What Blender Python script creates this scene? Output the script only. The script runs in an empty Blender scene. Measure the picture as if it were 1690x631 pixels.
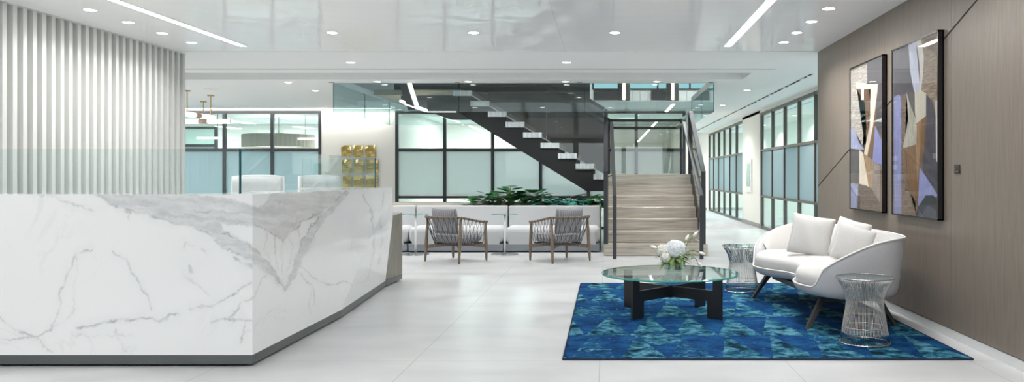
import bpy, bmesh, math, random
import numpy as np
from mathutils import Vector, Matrix, Euler, noise

random.seed(7)
S = bpy.context.scene
COL = S.collection
PI = math.pi

# ------------------------------------------------------------------ materials
def new_mat(name):
    m = bpy.data.materials.new(name); m.use_nodes = True
    nt = m.node_tree; nt.nodes.clear()
    out = nt.nodes.new('ShaderNodeOutputMaterial')
    return m, nt, out

def N(nt, typ, **kw):
    n = nt.nodes.new(typ)
    for k, v in kw.items():
        if k.startswith('i_'):
            n.inputs[k[2:].replace('_', ' ')].default_value = v
        else:
            setattr(n, k, v)
    return n

def sl(c):  # sRGB 0-255 -> linear
    r = []
    for v in c:
        v = v / 255.0
        r.append(v / 12.92 if v <= 0.04045 else ((v + 0.055) / 1.055) ** 2.4)
    return (r[0], r[1], r[2], 1.0)

def plain(name, col, rough=0.5, metal=0.0, spec=0.5, coat=0.0, nscale=0, namp=0.0, bump=0.0, bscale=200, stretch=(1, 1, 1), emit=None, sheen=0.0, trans=0.0):
    m, nt, out = new_mat(name)
    p = N(nt, 'ShaderNodeBsdfPrincipled')
    c = sl(col)
    p.inputs['Base Color'].default_value = c
    p.inputs['Roughness'].default_value = rough
    p.inputs['Metallic'].default_value = metal
    p.inputs['Specular IOR Level'].default_value = spec
    p.inputs['Coat Weight'].default_value = coat
    p.inputs['Sheen Weight'].default_value = sheen
    if trans: p.inputs['Transmission Weight'].default_value = trans
    tc = N(nt, 'ShaderNodeTexCoord')
    mp = N(nt, 'ShaderNodeMapping'); mp.inputs['Scale'].default_value = stretch
    nt.links.new(tc.outputs['Object'], mp.inputs['Vector'])
    if namp:
        nz = N(nt, 'ShaderNodeTexNoise'); nz.inputs['Scale'].default_value = nscale; nz.inputs['Detail'].default_value = 5
        nt.links.new(mp.outputs[0], nz.inputs['Vector'])
        mx = N(nt, 'ShaderNodeMix', data_type='RGBA')
        mx.inputs[6].default_value = tuple(max(0, v * (1 - namp)) for v in c[:3]) + (1,)
        mx.inputs[7].default_value = tuple(min(1, v * (1 + namp)) for v in c[:3]) + (1,)
        rp = N(nt, 'ShaderNodeMapRange'); rp.inputs[1].default_value = .3; rp.inputs[2].default_value = .7
        nt.links.new(nz.outputs['Fac'], rp.inputs[0]); nt.links.new(rp.outputs[0], mx.inputs[0])
        nt.links.new(mx.outputs[2], p.inputs['Base Color'])
    if bump:
        nb = N(nt, 'ShaderNodeTexNoise'); nb.inputs['Scale'].default_value = bscale; nb.inputs['Detail'].default_value = 3
        nt.links.new(mp.outputs[0], nb.inputs['Vector'])
        bp = N(nt, 'ShaderNodeBump'); bp.inputs['Strength'].default_value = bump; bp.inputs['Distance'].default_value = .01
        nt.links.new(nb.outputs['Fac'], bp.inputs['Height']); nt.links.new(bp.outputs[0], p.inputs['Normal'])
    if emit:
        p.inputs['Emission Color'].default_value = c; p.inputs['Emission Strength'].default_value = emit
    nt.links.new(p.outputs[0], out.inputs[0])
    return m

def glow(name, col, s):
    m, nt, out = new_mat(name)
    e = N(nt, 'ShaderNodeEmission'); e.inputs[0].default_value = sl(col); e.inputs[1].default_value = s
    nt.links.new(e.outputs[0], out.inputs[0]); return m

def clear_glass(name, tint, f0=0.04, rough=0.0, gain=1.0):
    """thin architectural glass: tinted see-through plus a mirror layer that grows at grazing angles"""
    m, nt, out = new_mat(name)
    t = N(nt, 'ShaderNodeBsdfTransparent'); t.inputs[0].default_value = (tint[0], tint[1], tint[2], 1)
    g = N(nt, 'ShaderNodeBsdfGlossy'); g.inputs['Roughness'].default_value = rough; g.inputs[0].default_value = (.95, 1, 1, 1)
    lw = N(nt, 'ShaderNodeLayerWeight'); lw.inputs[0].default_value = .5
    pw = N(nt, 'ShaderNodeMath', operation='POWER'); pw.inputs[1].default_value = 5
    ml = N(nt, 'ShaderNodeMath', operation='MULTIPLY_ADD'); ml.inputs[1].default_value = (1 - f0) * gain; ml.inputs[2].default_value = f0
    nt.links.new(lw.outputs['Facing'], pw.inputs[0]); nt.links.new(pw.outputs[0], ml.inputs[0])
    mx = N(nt, 'ShaderNodeMixShader')
    nt.links.new(ml.outputs[0], mx.inputs[0]); nt.links.new(t.outputs[0], mx.inputs[1]); nt.links.new(g.outputs[0], mx.inputs[2])
    nt.links.new(mx.outputs[0], out.inputs[0]); return m

def frosted(name, col, transl=.5, gloss=.05):
    m, nt, out = new_mat(name)
    d = N(nt, 'ShaderNodeBsdfDiffuse'); d.inputs[0].default_value = sl(col)
    t = N(nt, 'ShaderNodeBsdfTranslucent'); t.inputs[0].default_value = sl(col)
    a = N(nt, 'ShaderNodeMixShader'); a.inputs[0].default_value = transl
    nt.links.new(d.outputs[0], a.inputs[1]); nt.links.new(t.outputs[0], a.inputs[2])
    g = N(nt, 'ShaderNodeBsdfGlossy'); g.inputs['Roughness'].default_value = .02
    b = N(nt, 'ShaderNodeMixShader'); b.inputs[0].default_value = gloss
    nt.links.new(a.outputs[0], b.inputs[1]); nt.links.new(g.outputs[0], b.inputs[2])
    nt.links.new(b.outputs[0], out.inputs[0]); return m

M = {}
M['white'] = plain('white_paint', (222, 223, 222), .55)
M['ceil_matte'] = plain('matte_ceiling_paint', (240, 241, 241), .6)
M['backwall'] = plain('warm_white_paint', (236, 234, 228), .5)
M['slat'] = plain('slat_paint', (206, 207, 204), .5)
M['black'] = plain('black_metal', (26, 27, 30), .35)
M['blackmatte'] = plain('matte_black', (24, 25, 27), .7)
M['mullion'] = plain('dark_grey_aluminium', (52, 54, 58), .4, spec=.4)
M['bronze_frame'] = plain('bronze_aluminium', (86, 80, 76), .4)
M['rail'] = plain('gunmetal_steel', (66, 67, 72), .28, metal=.6)
M['dark_wall'] = plain('charcoal_paint', (30, 31, 33), .6)
M['plinth'] = plain('brushed_grey_metal', (92, 96, 96), .35, metal=.4)
M['base_white'] = plain('white_baseboard', (205, 206, 206), .35)
M['brass'] = plain('polished_brass', (190, 168, 106), .08, metal=1.0)
M['satin_brass'] = plain('satin_brass', (190, 165, 120), .3, metal=1.0)
M['nickel'] = plain('polished_nickel', (205, 203, 200), .15, metal=1.0)
M['steel'] = plain('brushed_steel', (190, 194, 197), .25, metal=.9)
M['upholstery'] = plain('pale_grey_upholstery', (192, 194, 196), .85, bump=.15, bscale=500, sheen=.2)
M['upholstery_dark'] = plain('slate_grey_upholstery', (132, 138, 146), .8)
M['sofa'] = plain('white_boucle', (203, 201, 198), .9, nscale=260, namp=.09, bump=.5, bscale=330, sheen=.25)
M['sofa_grey'] = plain('pale_grey_weave', (188, 188, 190), .9, nscale=260, namp=.14, bump=.5, bscale=330, sheen=.2)
M['piping'] = plain('white_piping', (222, 220, 218), .8)
M['dark_wood'] = plain('ebonised_wood', (38, 36, 38), .4)
M['walnut'] = plain('walnut_wood', (112, 96, 80), .5, nscale=14, namp=.3, stretch=(6, 6, .8))
M['cord'] = plain('dark_grey_cord', (44, 42, 42), .8)
M['cordwrap'] = plain('brown_leather_wrap', (58, 50, 44), .6)
M['petal'] = plain('white_petal', (238, 238, 228), .6)
M['petal_blue'] = plain('pale_blue_petal', (232, 238, 242), .7, nscale=30, namp=.18)
M['leaf'] = plain('green_leaf', (112, 140, 78), .5, nscale=20, namp=.35)
M['leaf_dark'] = plain('dark_green_leaf', (42, 108, 54), .35, nscale=8, namp=.45)
M['leaf_blue'] = plain('blue_green_leaf', (64, 128, 116), .35, nscale=8, namp=.4)
M['bud'] = plain('pale_bud', (212, 220, 180), .5)
M['soil'] = plain('dark_soil', (40, 34, 30), .9, nscale=60, namp=.4)
M['planter'] = plain('beige_stone_ledge', (186, 178, 168), .5)
M['glass'] = clear_glass('clear_glass', (.93, .97, .96))
M['glass_screen'] = clear_glass('low_iron_screen_glass', (.93, .965, .965), gain=.6)
M['glass_teal'] = clear_glass('teal_tinted_glass', (.80, .90, .92), f0=.05)
M['glass_green'] = clear_glass('green_tinted_glass', (.90, .95, .945), f0=.05)
M['glass_table'] = clear_glass('table_glass', (.90, .94, .93), f0=.06)
M['glass_bronze'] = clear_glass('grey_tinted_glass', (.40, .37, .34), f0=.045, gain=.5)
M['glass_tint'] = clear_glass('light_grey_tinted_glass', (.72, .71, .68), f0=.06)
M['glass_office'] = clear_glass('office_glass', (.80, .90, .89), f0=.09)
M['glass_edge'] = plain('glass_cut_edge', (36, 92, 98), .15)
M['glass_edge_dark'] = plain('dark_glass_cut_edge', (28, 54, 60), .15)
M['glass_edge_bright'] = plain('bright_glass_cut_edge', (70, 165, 155), .12, trans=.3)
M['frost'] = frosted('frosted_film', (216, 229, 229), .6)
M['frost_blue'] = frosted('frosted_film_blue', (202, 222, 228), .6)
M['frost_corr'] = frosted('frosted_film_corridor', (172, 190, 194), .5)
M['lamp'] = glow('lamp_diffuser', (255, 252, 246), 14)
M['lamp_lin'] = glow('linear_diffuser', (255, 253, 250), 9)
M['lamp_tube'] = glow('opal_tube', (255, 248, 240), 1.5)
M['lamp_led'] = glow('warm_led', (255, 236, 218), 8)
M['trimwhite'] = plain('white_trim_ring', (230, 230, 230), .4)
M['plastic_white'] = plain('white_plastic', (226, 226, 226), .4)
M['meshback'] = plain('white_mesh_fabric', (222, 222, 222), .7, bump=.3, bscale=600)
M['carpet'] = plain('grey_corridor_carpet', (178, 180, 182), .95, nscale=5, namp=.12, bump=.3, bscale=120)
M['silver'] = plain('satin_silver', (160, 158, 150), .4, metal=.7)
M['shade'] = plain('pleated_shade', (160, 146, 134), .8)
M['grey_stone_base'] = plain('grey_stone_baseboard', (150, 152, 150), .5)
M['tanwood'] = plain('tan_stone', (165, 155, 138), .5, nscale=6, namp=.2, stretch=(.6, 1, 5))

def mat_gloss_ceiling():
    m, nt, out = new_mat('lacquered_ceiling_panels')
    p = N(nt, 'ShaderNodeBsdfPrincipled')
    p.inputs['Roughness'].default_value = .5; p.inputs['Specular IOR Level'].default_value = .2
    p.inputs['Coat Weight'].default_value = .42; p.inputs['Coat Roughness'].default_value = .035; p.inputs['Coat IOR'].default_value = 1.45
    tc = N(nt, 'ShaderNodeTexCoord')
    nz = N(nt, 'ShaderNodeTexNoise'); nz.inputs['Scale'].default_value = 3.2; nz.inputs['Detail'].default_value = 1
    nt.links.new(tc.outputs['Object'], nz.inputs['Vector'])
    # pillowing of each panel row plus a slow wave
    sx = N(nt, 'ShaderNodeSeparateXYZ'); nt.links.new(tc.outputs['Object'], sx.inputs[0])
    sn = N(nt, 'ShaderNodeMath', operation='MULTIPLY'); sn.inputs[1].default_value = 2 * PI / .61
    nt.links.new(sx.outputs['Y'], sn.inputs[0])
    s2 = N(nt, 'ShaderNodeMath', operation='SINE'); nt.links.new(sn.outputs[0], s2.inputs[0])
    ad = N(nt, 'ShaderNodeMath', operation='MULTIPLY_ADD'); ad.inputs[1].default_value = .09
    nt.links.new(s2.outputs[0], ad.inputs[0]); nt.links.new(nz.outputs['Fac'], ad.inputs[2])
    bp = N(nt, 'ShaderNodeBump'); bp.inputs['Strength'].default_value = .25; bp.inputs['Distance'].default_value = .012
    nt.links.new(ad.outputs[0], bp.inputs['Height']); nt.links.new(bp.outputs[0], p.inputs['Coat Normal'])
    # panel joints
    br = joint_mask(nt, tc, ((0, 2.44, -4.14 + 1.22), (1, .61, 9.75)), .0035)
    mx = N(nt, 'ShaderNodeMix', data_type='RGBA'); mx.inputs[6].default_value = sl((249, 249, 249)); mx.inputs[7].default_value = sl((214, 215, 215))
    nt.links.new(br, mx.inputs[0]); nt.links.new(mx.outputs[2], p.inputs['Base Color'])
    nt.links.new(p.outputs[0], out.inputs[0]); return m

def joint_mask(nt, tc, axes, w):
    sp = N(nt, 'ShaderNodeSeparateXYZ'); nt.links.new(tc.outputs['Object'], sp.inputs[0])
    res = None
    for ax, pitch, off in axes:
        a = N(nt, 'ShaderNodeMath', operation='SUBTRACT'); a.inputs[1].default_value = off - 100 * pitch - pitch / 2
        nt.links.new(sp.outputs[ax], a.inputs[0])
        b = N(nt, 'ShaderNodeMath', operation='MODULO'); b.inputs[1].default_value = pitch; nt.links.new(a.outputs[0], b.inputs[0])
        c = N(nt, 'ShaderNodeMath', operation='SUBTRACT'); c.inputs[1].default_value = pitch / 2; nt.links.new(b.outputs[0], c.inputs[0])
        d = N(nt, 'ShaderNodeMath', operation='ABSOLUTE'); nt.links.new(c.outputs[0], d.inputs[0])
        e = N(nt, 'ShaderNodeMath', operation='LESS_THAN'); e.inputs[1].default_value = w / 2; nt.links.new(d.outputs[0], e.inputs[0])
        if res is None: res = e.outputs[0]
        else:
            f = N(nt, 'ShaderNodeMath', operation='MAXIMUM'); nt.links.new(res, f.inputs[0]); nt.links.new(e.outputs[0], f.inputs[1]); res = f.outputs[0]
    return res
M['ceil_gloss'] = mat_gloss_ceiling()

def mat_floor():
    m, nt, out = new_mat('pale_grey_porcelain_tile')
    p = N(nt, 'ShaderNodeBsdfPrincipled')
    tc = N(nt, 'ShaderNodeTexCoord')
    mp = N(nt, 'ShaderNodeMapping'); mp.inputs['Scale'].default_value = (.7, 1.6, 1); nt.links.new(tc.outputs['Object'], mp.inputs['Vector'])
    nz = N(nt, 'ShaderNodeTexNoise'); nz.inputs['Scale'].default_value = 1.6; nz.inputs['Detail'].default_value = 7; nz.inputs['Distortion'].default_value = .6
    nt.links.new(mp.outputs[0], nz.inputs['Vector'])
    cr = N(nt, 'ShaderNodeValToRGB'); cr.color_ramp.elements[0].position = .3; cr.color_ramp.elements[1].position = .72
    cr.color_ramp.elements[0].color = sl((186, 188, 189)); cr.color_ramp.elements[1].color = sl((206, 207, 208))
    nt.links.new(nz.outputs['Fac'], cr.inputs[0])
    j = joint_mask(nt, tc, ((0, 1.2, -1.24), (1, 1.18, 5.295)), .005)
    mx = N(nt, 'ShaderNodeMix', data_type='RGBA'); mx.inputs[7].default_value = sl((160, 158, 156))
    nt.links.new(j, mx.inputs[0]); nt.links.new(cr.outputs[0], mx.inputs[6]); nt.links.new(mx.outputs[2], p.inputs['Base Color'])
    rr = N(nt, 'ShaderNodeMapRange'); rr.inputs[3].default_value = .26; rr.inputs[4].default_value = .40
    nt.links.new(nz.outputs['Fac'], rr.inputs[0]); nt.links.new(rr.outputs[0], p.inputs['Roughness'])
    p.inputs['Specular IOR Level'].default_value = .4
    nt.links.new(p.outputs[0], out.inputs[0]); return m
M['floor'] = mat_floor()

def mat_wood_stone(name, c1, c2, axis_stretch, scale=5, rough=.35, dist=1.0, lo=.35, hi=.65):
    m, nt, out = new_mat(name)
    p = N(nt, 'ShaderNodeBsdfPrincipled'); tc = N(nt, 'ShaderNodeTexCoord')
    mp = N(nt, 'ShaderNodeMapping'); mp.inputs['Scale'].default_value = axis_stretch; nt.links.new(tc.outputs['Object'], mp.inputs['Vector'])
    nz = N(nt, 'ShaderNodeTexNoise'); nz.inputs['Scale'].default_value = scale; nz.inputs['Detail'].default_value = 8; nz.inputs['Distortion'].default_value = dist
    nt.links.new(mp.outputs[0], nz.inputs['Vector'])
    cr = N(nt, 'ShaderNodeValToRGB'); cr.color_ramp.elements[0].position = lo; cr.color_ramp.elements[1].position = hi
    cr.color_ramp.elements[0].color = sl(c1); cr.color_ramp.elements[1].color = sl(c2)
    nt.links.new(nz.outputs['Fac'], cr.inputs[0]); nt.links.new(cr.outputs[0], p.inputs['Base Color'])
    p.inputs['Roughness'].default_value = rough
    nt.links.new(p.outputs[0], out.inputs[0]); return m
M['veneer'] = mat_wood_stone('taupe_wood_veneer', (112, 102, 93), (128, 117, 107), (1, 9, .8), 4, .42, .5, .25, .75)
M['end_veneer'] = mat_wood_stone('taupe_end_veneer', (112, 108, 98), (132, 127, 116), (8, 8, .5), 5, .4, .3)
M['step_stone'] = mat_wood_stone('striped_travertine', (152, 143, 133), (204, 196, 185), (.4, 1, 9), 3.6, .3, .5, .3, .7)
M['tread_stone'] = mat_wood_stone('grey_tread_stone', (176, 180, 184), (222, 226, 228), (14, 1, .6), 4, .35, .3)

def mat_rug():
    m, nt, out = new_mat('blue_patterned_wool')
    p = N(nt, 'ShaderNodeBsdfPrincipled'); p.inputs['Roughness'].default_value = 1; p.inputs['Specular IOR Level'].default_value = .08
    at = N(nt, 'ShaderNodeAttribute', attribute_name='tri'); tc = N(nt, 'ShaderNodeTexCoord')
    # weathered weft streaks
    mp = N(nt, 'ShaderNodeMapping'); mp.inputs['Scale'].default_value = (2.6, 2.6, 1); nt.links.new(tc.outputs['Object'], mp.inputs['Vector'])
    nz = N(nt, 'ShaderNodeTexNoise'); nz.inputs['Scale'].default_value = 3.2; nz.inputs['Detail'].default_value = 8; nz.inputs['Roughness'].default_value = .7; nz.inputs['Distortion'].default_value = .5
    nt.links.new(mp.outputs[0], nz.inputs['Vector'])
    cr = N(nt, 'ShaderNodeValToRGB'); e = cr.color_ramp.elements
    e[0].position = .36; e[0].color = sl((4, 16, 24)); e[1].position = .64; e[1].color = sl((96, 150, 166))
    k = e.new(.43); k.color = sl((10, 48, 66)); k = e.new(.5); k.color = sl((36, 92, 116))
    nt.links.new(nz.outputs['Fac'], cr.inputs[0])
    nz2 = N(nt, 'ShaderNodeTexNoise'); nz2.inputs['Scale'].default_value = 2.1; nz2.inputs['Detail'].default_value = 6; nz2.inputs['Roughness'].default_value = .65
    nt.links.new(mp.outputs[0], nz2.inputs['Vector'])
    cb = N(nt, 'ShaderNodeValToRGB'); e = cb.color_ramp.elements
    e[0].position = .35; e[0].color = sl((6, 38, 74)); e[1].position = .68; e[1].color = sl((28, 82, 126))
    k = e.new(.5); k.color = sl((14, 60, 106))
    nt.links.new(nz2.outputs['Fac'], cb.inputs[0])
    # wear that lets the pattern fade in patches
    nz3 = N(nt, 'ShaderNodeTexNoise'); nz3.inputs['Scale'].default_value = 9; nz3.inputs['Detail'].default_value = 6; nz3.inputs['Roughness'].default_value = .75
    nt.links.new(mp.outputs[0], nz3.inputs['Vector'])
    w = N(nt, 'ShaderNodeMath', operation='MULTIPLY_ADD'); w.inputs[1].default_value = 4.2; w.inputs[2].default_value = -2.12
    nt.links.new(nz3.outputs['Fac'], w.inputs[0])
    a = N(nt, 'ShaderNodeMath', operation='ADD'); nt.links.new(at.outputs['Fac'], a.inputs[0]); nt.links.new(w.outputs[0], a.inputs[1])
    st = N(nt, 'ShaderNodeMapRange'); st.inputs[1].default_value = .38; st.inputs[2].default_value = .62
    nt.links.new(a.outputs[0], st.inputs[0])
    mx = N(nt, 'ShaderNodeMix', data_type='RGBA')
    nt.links.new(st.outputs[0], mx.inputs[0]); nt.links.new(cb.outputs[0], mx.inputs[6]); nt.links.new(cr.outputs[0], mx.inputs[7])
    nt.links.new(mx.outputs[2], p.inputs['Base Color'])
    nb = N(nt, 'ShaderNodeTexNoise'); nb.inputs['Scale'].default_value = 180
    nt.links.new(tc.outputs['Object'], nb.inputs['Vector'])
    bp = N(nt, 'ShaderNodeBump'); bp.inputs['Strength'].default_value = .4; bp.inputs['Distance'].default_value = .01
    nt.links.new(nb.outputs['Fac'], bp.inputs['Height']); nt.links.new(bp.outputs[0], p.inputs['Normal'])
    nt.links.new(p.outputs[0], out.inputs[0]); return m
M['rug'] = mat_rug()

def mat_marble():
    m, nt, out = new_mat('polished_calacatta_marble')
    p = N(nt, 'ShaderNodeBsdfPrincipled'); p.inputs['Roughness'].default_value = .05; p.inputs['Specular IOR Level'].default_value = .5
    at = N(nt, 'ShaderNodeAttribute', attribute_name='vein'); tc = N(nt, 'ShaderNodeTexCoord')
    nz = N(nt, 'ShaderNodeTexNoise'); nz.inputs['Scale'].default_value = 2.2; nz.inputs['Detail'].default_value = 6; nz.inputs['Distortion'].default_value = 1.2
    nt.links.new(tc.outputs['Object'], nz.inputs['Vector'])
    # faint cloudy tone + hairlines
    ab = N(nt, 'ShaderNodeMath', operation='SUBTRACT'); ab.inputs[1].default_value = .5; nt.links.new(nz.outputs['Fac'], ab.inputs[0])
    a2 = N(nt, 'ShaderNodeMath', operation='ABSOLUTE'); nt.links.new(ab.outputs[0], a2.inputs[0])
    mr = N(nt, 'ShaderNodeMapRange'); mr.inputs[1].default_value = 0; mr.inputs[2].default_value = .018; mr.inputs[3].default_value = .10; mr.inputs[4].default_value = 0
    nt.links.new(a2.outputs[0], mr.inputs[0])
    nf = N(nt, 'ShaderNodeTexNoise'); nf.inputs['Scale'].default_value = 1.3; nt.links.new(tc.outputs['Object'], nf.inputs['Vector'])
    nm = N(nt, 'ShaderNodeMapRange'); nm.inputs[1].default_value = .5; nm.inputs[2].default_value = .65; nt.links.new(nf.outputs['Fac'], nm.inputs[0])
    mm = N(nt, 'ShaderNodeMath', operation='MULTIPLY'); nt.links.new(mr.outputs[0], mm.inputs[0]); nt.links.new(nm.outputs[0], mm.inputs[1])
    ad = N(nt, 'ShaderNodeMath', operation='ADD'); ad.use_clamp = True
    nt.links.new(at.outputs['Fac'], ad.inputs[0]); nt.links.new(mm.outputs[0], ad.inputs[1])
    mx = N(nt, 'ShaderNodeMix', data_type='RGBA'); mx.inputs[6].default_value = sl((232, 233, 233)); mx.inputs[7].default_value = sl((120, 124, 126))
    nt.links.new(ad.outputs[0], mx.inputs[0]); nt.links.new(mx.outputs[2], p.inputs['Base Color'])
    nt.links.new(p.outputs[0], out.inputs[0]); return m
M['marble'] = mat_marble()

def mat_stripe_fabric():
    m, nt, out = new_mat('grey_striped_fabric')
    p = N(nt, 'ShaderNodeBsdfPrincipled'); p.inputs['Roughness'].default_value = .9
    tc = N(nt, 'ShaderNodeTexCoord'); wv = N(nt, 'ShaderNodeTexWave'); wv.bands_direction = 'X'
    wv.inputs['Scale'].default_value = 9; wv.inputs['Distortion'].default_value = .2
    nt.links.new(tc.outputs['Object'], wv.inputs['Vector'])
    mx = N(nt, 'ShaderNodeMix', data_type='RGBA'); mx.inputs[6].default_value = sl((118, 118, 122)); mx.inputs[7].default_value = sl((150, 150, 154))
    nt.links.new(wv.outputs['Fac'], mx.inputs[0]); nt.links.new(mx.outputs[2], p.inputs['Base Color'])
    nt.links.new(p.outputs[0], out.inputs[0]); return m
M['stripe'] = mat_stripe_fabric()

_artm = {}
def art_mat(col, grain=.12):
    k = (col, grain)
    if k not in _artm:
        m = mat_wood_stone('print_%d_%d_%d' % col, tuple(max(0, int(c * (1 - grain * 1.6))) for c in col), tuple(min(255, int(c * (1 + grain))) for c in col), (1, 1.5, 14) if grain > .15 else (1, 9, 1.2), 6, .6, .3, .3, .7)
        _artm[k] = m
    return _artm[k]

# ------------------------------------------------------------------ mesh builder
class MB:
    def __init__(s): s.bm = bmesh.new()
    def face(s, pts, mat=0):
        vs = [s.bm.verts.new(p) for p in pts]
        f = s.bm.faces.new(vs); f.material_index = mat; return f
    def box(s, x0, x1, y0, y1, z0, z1, mat=0, xf=None, face_mats=None):
        P = [Vector((x, y, z)) for z in (z0, z1) for y in (y0, y1) for x in (x0, x1)]
        if xf is not None: P = [xf @ p for p in P]
        v = [s.bm.verts.new(p) for p in P]
        idx = ((0, 2, 3, 1), (4, 5, 7, 6), (0, 1, 5, 4), (2, 6, 7, 3), (0, 4, 6, 2), (1, 3, 7, 5))  # -z +z -y +y -x +x
        for i, q in enumerate(idx):
            f = s.bm.faces.new([v[k] for k in q]); f.material_index = face_mats[i] if face_mats else mat
        return s
    def pane(s, x0, x1, y0, y1, z0, z1, mat=0, edge=1):
        dx, dy, dz = x1 - x0, y1 - y0, z1 - z0
        t = min(dx, dy, dz)
        fm = [edge] * 6
        if t == dz: fm[0] = fm[1] = mat
        elif t == dy: fm[2] = fm[3] = mat
        else: fm[4] = fm[5] = mat
        return s.box(x0, x1, y0, y1, z0, z1, face_mats=fm)
    def prism(s, poly, axis, a0, a1, mat=0, edge=None):
        """poly: 2D points; axis: extrusion axis ('x': poly is (y,z); 'y': (x,z); 'z': (x,y))"""
        def mk(p, a):
            return {'x': (a, p[0], p[1]), 'y': (p[0], a, p[1]), 'z': (p[0], p[1], a)}[axis]
        v0 = [s.bm.verts.new(mk(p, a0)) for p in poly]; v1 = [s.bm.verts.new(mk(p, a1)) for p in poly]
        f = s.bm.faces.new(v0); f.material_index = mat
        f = s.bm.faces.new(list(reversed(v1))); f.material_index = mat
        n = len(poly)
        for i in range(n):
            f = s.bm.faces.new([v0[i], v1[i], v1[(i + 1) % n], v0[(i + 1) % n]]); f.material_index = mat if edge is None else edge
        return s
    def tube(s, pts, r, seg=8, mat=0, closed=False, cap=True):
        pts = [Vector(p) for p in pts]; n = len(pts)
        rs = r if isinstance(r, (list, tuple)) else [r] * n
        rings = []
        prev = None
        for i, p in enumerate(pts):
            if closed: t = pts[(i + 1) % n] - pts[i - 1]
            else: t = pts[min(i + 1, n - 1)] - pts[max(i - 1, 0)]
            t.normalize()
            if prev is None:
                u = t.cross(Vector((0, 0, 1)))
                if u.length < 1e-3: u = t.cross(Vector((1, 0, 0)))
            else:
                u = prev - t * prev.dot(t)
                if u.length < 1e-5: u = t.cross(Vector((0, 0, 1)))
            u.normalize(); prev = u; w = t.cross(u)
            rings.append([s.bm.verts.new(p + (u * math.cos(2 * PI * k / seg) + w * math.sin(2 * PI * k / seg)) * rs[i]) for k in range(seg)])
        m = n if closed else n - 1
        for i in range(m):
            a, b = rings[i], rings[(i + 1) % n]
            for k in range(seg):
                f = s.bm.faces.new([a[k], a[(k + 1) % seg], b[(k + 1) % seg], b[k]]); f.material_index = mat
        if cap and not closed:
            f = s.bm.faces.new(list(reversed(rings[0]))); f.material_index = mat
            f = s.bm.faces.new(rings[-1]); f.material_index = mat
        return s
    def lathe(s, prof, seg=48, mat=0, c=(0, 0, 0), mats=None):
        rings = []
        for r, z in prof:
            if r < 1e-6: rings.append([s.bm.verts.new((c[0], c[1], c[2] + z))])
            else: rings.append([s.bm.verts.new((c[0] + r * math.cos(2 * PI * k / seg), c[1] + r * math.sin(2 * PI * k / seg), c[2] + z)) for k in range(seg)])
        for i in range(len(rings) - 1):
            a, b = rings[i], rings[i + 1]
            mi = mats[i] if mats else mat
            for k in range(seg):
                k2 = (k + 1) % seg
                if len(a) == 1 and len(b) == 1: continue
                if len(a) == 1: q = [a[0], b[k2], b[k]]
                elif len(b) == 1: q = [a[k], a[k2], b[0]]
                else: q = [a[k], a[k2], b[k2], b[k]]
                f = s.bm.faces.new(q); f.material_index = mi
        return s
    def rings(s, rings, mat=0, close=True, cap0=False, cap1=False):
        R = [[s.bm.verts.new(p) for p in r] for r in rings]
        n = len(R[0])
        for i in range(len(R) - 1):
            for k in range(n if close else n - 1):
                f = s.bm.faces.new([R[i][k], R[i][(k + 1) % n], R[i + 1][(k + 1) % n], R[i + 1][k]]); f.material_index = mat
        if cap0: s.bm.faces.new(list(reversed(R[0])))
        if cap1: s.bm.faces.new(R[-1])
        return s
    def build(s, name, mats, parent=None, loc=(0, 0, 0), rot=(0, 0, 0), smooth=False, bevel=0, sub=0, fix=True):
        if fix: bmesh.ops.recalc_face_normals(s.bm, faces=s.bm.faces)
        me = bpy.data.meshes.new(name); s.bm.to_mesh(me); s.bm.free()
        if not isinstance(mats, (list, tuple)): mats = [mats]
        for m in mats: me.materials.append(M[m] if isinstance(m, str) else m)
        if smooth:
            me.polygons.foreach_set('use_smooth', [True] * len(me.polygons))
        o = bpy.data.objects.new(name, me); COL.objects.link(o)
        o.location = loc; o.rotation_euler = rot
        if parent is not None: o.parent = parent
        if bevel:
            b = o.modifiers.new('bevel', 'BEVEL'); b.width = bevel; b.segments = 3; b.limit_method = 'ANGLE'
            b.harden_normals = False
        if sub:
            q = o.modifiers.new('sub', 'SUBSURF'); q.levels = sub; q.render_levels = sub
        return o

def tag(o, label=None, cat=None, group=None, kind=None):
    if label: o['label'] = label
    if cat: o['category'] = cat
    if group: o['group'] = group
    if kind: o['kind'] = kind
    return o
def empty(name, loc=(0, 0, 0), rz=0, label=None, cat=None, group=None):
    o = bpy.data.objects.new(name, None); COL.objects.link(o); o.location = loc; o.rotation_euler = (0, 0, rz)
    o.empty_display_size = .1
    return tag(o, label, cat, group)
def struct(o, label=None): o['kind'] = 'structure'; (label and o.__setitem__('label', label)); return o
def copy_tree(o, parent=None):
    c = o.copy(); COL.objects.link(c)
    if parent is not None: c.parent = parent
    for ch in [x for x in bpy.data.objects if x.parent == o]: copy_tree(ch, c)
    return c
def smoothstep(a, b, x):
    t = min(1, max(0, (x - a) / (b - a))); return t * t * (3 - 2 * t)
def area_light(name, loc, sx, sy, power, col=(1, 1, 1), rot=(0, 0, 0), shape='RECTANGLE', spread=PI, parent=None):
    l = bpy.data.lights.new(name, 'AREA'); l.shape = shape; l.size = sx; l.size_y = sy; l.energy = power; l.color = col; l.spread = spread
    o = bpy.data.objects.new(name, l); COL.objects.link(o); o.location = loc; o.rotation_euler = rot
    if parent is not None: o.parent = parent
    return o

# ------------------------------------------------------------------ room
H = 2.68; XR = 2.54; XL = -5.1; YB = 18.2
b = MB(); b.box(-14, 12, -5, 18.4, -.1, 0); struct(b.build('floor', 'floor'))
b = MB(); b.box(-14, 12, 18.4, 34, -.1, 0); struct(b.build('floor_corridor', 'carpet'))

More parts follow.
